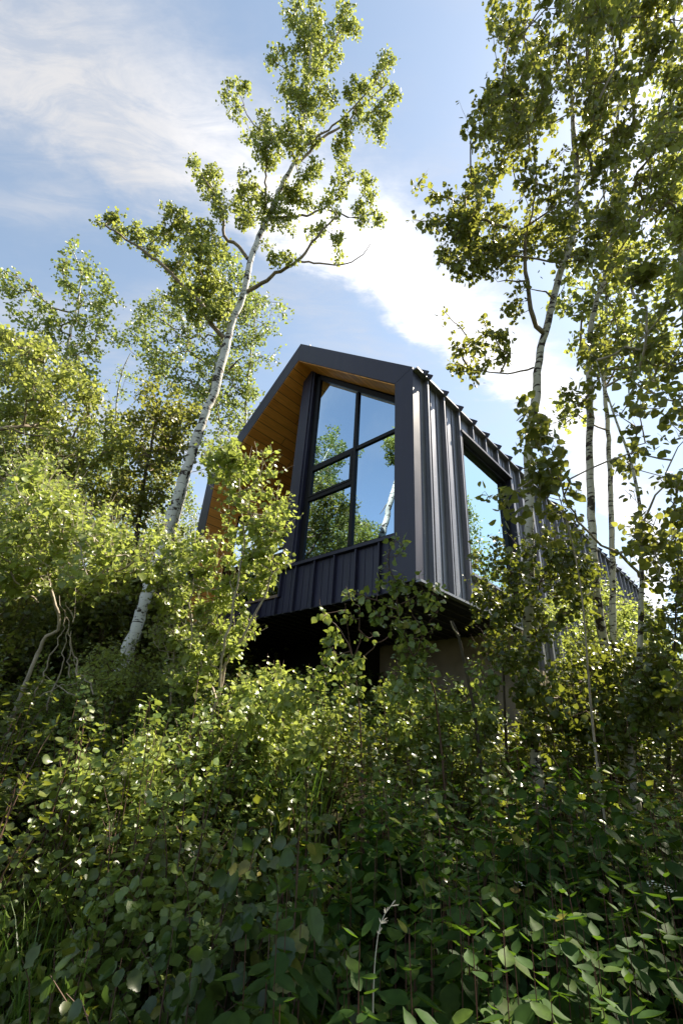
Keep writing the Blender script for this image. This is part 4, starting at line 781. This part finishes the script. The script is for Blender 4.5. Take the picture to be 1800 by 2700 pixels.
# small white flower heads on the corner dogwood
PETAL = simple('cream petals', (.75, .74, .62), .6)
corner = [o for o in bpy.data.objects if o.get('label', '').startswith('dogwood bush in the bottom right corner')][0]
for (px, py) in [(1715, 2330), (1745, 2340), (1795, 2560), (1370, 2330), (1765, 2352)]:
    c_ = P(px, py, 1.6)-np.array(corner.location); V, Q, off = [], [], 0
    for i in range(16):
        T_, q_ = leaf_template(.7, 'low'); az_ = RNG.random()*6.283; ce = c_+RNG.normal(0, .009, 3)*np.array([1, 1, .35])
        V.append(ce+.008*(T_@np.array([[math.cos(az_), math.sin(az_), .3], [-math.sin(az_), math.cos(az_), 0], [0, 0, 1]]))); Q.append(q_+off); off += len(T_)
    np_mesh('flower_head', np.concatenate(V), np.concatenate(Q), PETAL, corner)
# grass
def grass(name, label, spots, n, hmin, hmax, spread=.25):
    V, Q, k = [], [], 0
    for (x, y, m) in spots:
        for _ in range(int(n*m)):
            bx, by = x+RNG.normal(0, spread), y+RNG.normal(0, spread); g = float(gz(bx, by)); h = RNG.uniform(hmin, hmax); r = math.hypot(bx, by)
            h = min(h, max(.25, 1.6+r*(-.12+.04*r)-g)+RNG.uniform(-.1, .15)); a = RNG.random()*6.283; lean = RNG.uniform(.1, .5)*h; w = RNG.uniform(.0025, .0055); d = np.array([math.cos(a), math.sin(a), 0]); s = np.array([-d[1], d[0], 0])
            for i in range(6):
                t = i/5; p = np.array([bx, by, g-.02])+d*lean*t**2+np.array([0, 0, h*(t-.18*t**3)]); ww = w*(1-t**2*.97); V += [p-s*ww, p+s*ww]
                if i: Q.append([k-2, k-1, k+1, k])
                k += 2
    o = np_mesh(name, np.array(V), np.array(Q), LEAF['grass']); tag(o, label, 'grass', None, 'stuff')
def gp(px, py, d):
    p = P(px, py, d); return p[0], p[1]
grass('grass', 'tall bright grass blades in the bottom left corner', [(*gp(40, 2500, 2.0), 1.6), (*gp(100, 2560, 1.9), 1.1), (*gp(0, 2620, 1.7), 1.2), (*gp(240, 2560, 2.0), .5)], 60, .5, 1.05, .14)
grass('grass', 'sunlit grass tuft in the clearing below the centre of the cabin', [(*gp(740, 2130, 3.1), 1.3), (*gp(800, 2100, 3.2), 1.2), (*gp(560, 2200, 3.0), .5), (*gp(980, 2090, 3.2), .4)], 60, .8, 1.5, .13)
# dry grass stalk
def stalk():
    pts = [P(983, 2760, .98), P(985, 2600, 1.0), P(992, 2500, 1.02), P(1005, 2430, 1.04), P(1018, 2405, 1.05), P(1030, 2390, 1.06)]
    q_, t = resample(pts, .02); b = Bag(); b.add(*tube(q_, .0017-.001*t, 6))
    g = pts[0].copy(); g[2] = gz(g[0], g[1]); b.add(*tube([g, pts[0]], [.002, .0017], 6))
    base = g; e = empty('dry_grass_stalk', base.tolist()); tag(e, 'single pale dry grass stalk with a nodding seed head standing among the dogwoods', 'grass stalk')
    m = simple('straw', (.62, .56, .44), .7, var=.1); b2 = Bag()
    for i in range(26):
        k = RNG.integers(int(len(q_)*.78), len(q_)); p = q_[k]; d = rand_dirs(1)[0]*np.array([1, 1, .5])+np.array([.6, 0, .5]); b2.add(*tube([p, p+d*.006, p+d*.012], [.0004, .0010, .0003], 4))
    np_mesh('stem', np.concatenate(b.V)-base, np.concatenate(b.Q), m, e, True); np_mesh('seed_head', np.concatenate(b2.V)-base, np.concatenate(b2.Q), m, e)
stalk()
# ================================================================== WORLD
wd = bpy.data.worlds.new('World'); sc.world = wd; wd.use_nodes = True; nt = wd.node_tree; nt.nodes.clear(); L = nt.links.new
out = nt.nodes.new('ShaderNodeOutputWorld'); bg = nt.nodes.new('ShaderNodeBackground'); bg.inputs[1].default_value = .080; L(bg.outputs[0], out.inputs[0])
sky = nt.nodes.new('ShaderNodeTexSky'); sky.sky_type = 'NISHITA'; sky.sun_disc = False; sky.sun_elevation = math.radians(SUN_EL); sky.sun_rotation = math.radians(SUN_AZ)
sky.altitude = 600; sky.air_density = 1.0; sky.dust_density = .6; sky.ozone_density = 1.2
tc = nt.nodes.new('ShaderNodeTexCoord'); sp = nt.nodes.new('ShaderNodeSeparateXYZ'); L(tc.outputs['Generated'], sp.inputs[0])
def mth(op, a, b=None, c=None, clamp=False):
    n = nt.nodes.new('ShaderNodeMath'); n.operation = op; n.use_clamp = clamp
    for i, v in enumerate((a, b, c)):
        if v is None: continue
        if isinstance(v, (int, float)): n.inputs[i].default_value = v
        else: L(v, n.inputs[i])
    return n.outputs[0]
zc = mth('MAXIMUM', sp.outputs[2], .06); u = mth('DIVIDE', sp.outputs[0], zc); v = mth('DIVIDE', sp.outputs[1], zc)
cb = nt.nodes.new('ShaderNodeCombineXYZ'); L(u, cb.inputs[0]); L(v, cb.inputs[1])
def noise(scale, vec, detail=6, rough=.55, dist=0.0, sc3=(1, 1, 1), rot=0.0, loc=(0, 0, 0)):
    mp = nt.nodes.new('ShaderNodeMapping'); mp.inputs['Scale'].default_value = sc3; mp.inputs['Rotation'].default_value = (0, 0, rot); mp.inputs['Location'].default_value = loc; L(vec, mp.inputs[0])
    n = nt.nodes.new('ShaderNodeTexNoise'); n.inputs['Scale'].default_value = scale; n.inputs['Detail'].default_value = detail; n.inputs['Roughness'].default_value = rough; n.inputs['Distortion'].default_value = dist; L(mp.outputs[0], n.inputs[0]); return n.outputs[0]
def sstep(x, a, b):
    n = nt.nodes.new('ShaderNodeMapRange'); n.interpolation_type = 'SMOOTHSTEP'; L(x, n.inputs[0]); n.inputs[1].default_value = a; n.inputs[2].default_value = b; return n.outputs[0]
wn = noise(2.2, cb.outputs[0], 6, .6); wn2 = noise(7.0, cb.outputs[0], 6, .65, .6, (1, 2.2, 1), -.45)
wn = mth('ADD', mth('MULTIPLY', mth('SUBTRACT', wn, .5), .40), mth('MULTIPLY', mth('SUBTRACT', wn2, .5), .16))
# band q: distance from the curve v = .61 + .66u + .38u^2 that the cloud bank follows
curve = mth('ADD', mth('MULTIPLY', u, .60), mth('MULTIPLY', mth('MULTIPLY', u, u), .22))
qd = mth('ADD', mth('SUBTRACT', mth('SUBTRACT', v, .715), curve), wn)
lowedge = mth('SUBTRACT', 1.0, sstep(qd, -.02, .13)); highedge = sstep(qd, -.36, .0)
m1 = mth('MULTIPLY', lowedge, highedge)
# thin veil above the bank on the left, wisps elsewhere
veil = mth('MULTIPLY', sstep(noise(2.2, cb.outputs[0], 6, .5, .3, (1, 1.9, 1), -.6, (3, 1, 0)), .38, .72), .55)
veil = mth('MULTIPLY', mth('MULTIPLY', veil, mth('SUBTRACT', 1.0, mth('MULTIPLY', sstep(u, .02, .3), .75))), mth('ADD', .35, mth('MULTIPLY', sstep(u, -1.3, -.8), .65)))
low = mth('MULTIPLY', sstep(noise(1.6, cb.outputs[0], 7, .6, .5, (1, 1, 1), 0, (7, 2, 0)), .42, .66), sstep(v, .95, 1.6))
streak = sstep(noise(5.0, cb.outputs[0], 9, .68, .9, (1, 3.6, 1), -.55, (1, 4, 0)), .32, .66)
m1w = mth('MULTIPLY', m1, mth('ADD', mth('ADD', .55, mth('MULTIPLY', sstep(u, -.45, .0), .3)), mth('MULTIPLY', streak, .5)), None, True)
veil = mth('MULTIPLY', veil, mth('ADD', .45, mth('MULTIPLY', streak, .75)))
mask = mth('MAXIMUM', mth('MAXIMUM', m1w, veil), mth('MULTIPLY', low, .9), clamp=True)
hz = mth('SUBTRACT', 1.0, sstep(sp.outputs[2], .0, .22)); mask = mth('MAXIMUM', mask, mth('MULTIPLY', hz, .75))
br = mth('ADD', 3.35, mth('MULTIPLY', mth('MULTIPLY', m1, sstep(u, -.5, .1)), 3.6))
cc = nt.nodes.new('ShaderNodeCombineXYZ'); L(br, cc.inputs[0]); L(mth('MULTIPLY', br, 1.0), cc.inputs[1]); L(mth('MULTIPLY', br, 1.03), cc.inputs[2])
mx = nt.nodes.new('ShaderNodeMixRGB'); L(mask, mx.inputs[0]); hs_ = nt.nodes.new('ShaderNodeHueSaturation'); hs_.inputs['Hue'].default_value = .488; hs_.inputs['Saturation'].default_value = .76; hs_.inputs['Value'].default_value = 1.12; L(sky.outputs[0], hs_.inputs['Color']); L(hs_.outputs[0], mx.inputs[1]); L(cc.outputs[0], mx.inputs[2]); L(mx.outputs[0], bg.inputs[0])
# sun
sl = bpy.data.lights.new('sun', 'SUN'); sl.energy = 5.0; sl.angle = math.radians(.5); sl.color = (1.0, .90, .75)
so = bpy.data.objects.new('sun', sl); COL.objects.link(so)
az, el = math.radians(SUN_AZ), math.radians(SUN_EL)
dv = Vector((math.sin(az)*math.cos(el), math.cos(az)*math.cos(el), math.sin(el))); so.rotation_euler = dv.to_track_quat('Z', 'Y').to_euler(); so.location = (8, 3, 12)
# ================================================================== RENDER
sc.render.engine = 'CYCLES'
sc.view_settings.view_transform = 'Standard'; sc.view_settings.look = 'None'; sc.view_settings.gamma = 1.0; sc.view_settings.exposure = 1.58
c = sc.cycles; c.max_bounces = 7; c.diffuse_bounces = 2; c.glossy_bounces = 3; c.transmission_bounces = 4; c.transparent_max_bounces = 8; c.caustics_reflective = False; c.caustics_refractive = False
c.use_denoising = True; c.sample_clamp_indirect = 6.0
try: c.denoiser = 'OPENIMAGEDENOISE'; c.denoising_input_passes = 'RGB_ALBEDO_NORMAL'
except Exception: pass
sc.render.resolution_x, sc.render.resolution_y = 682, 1024
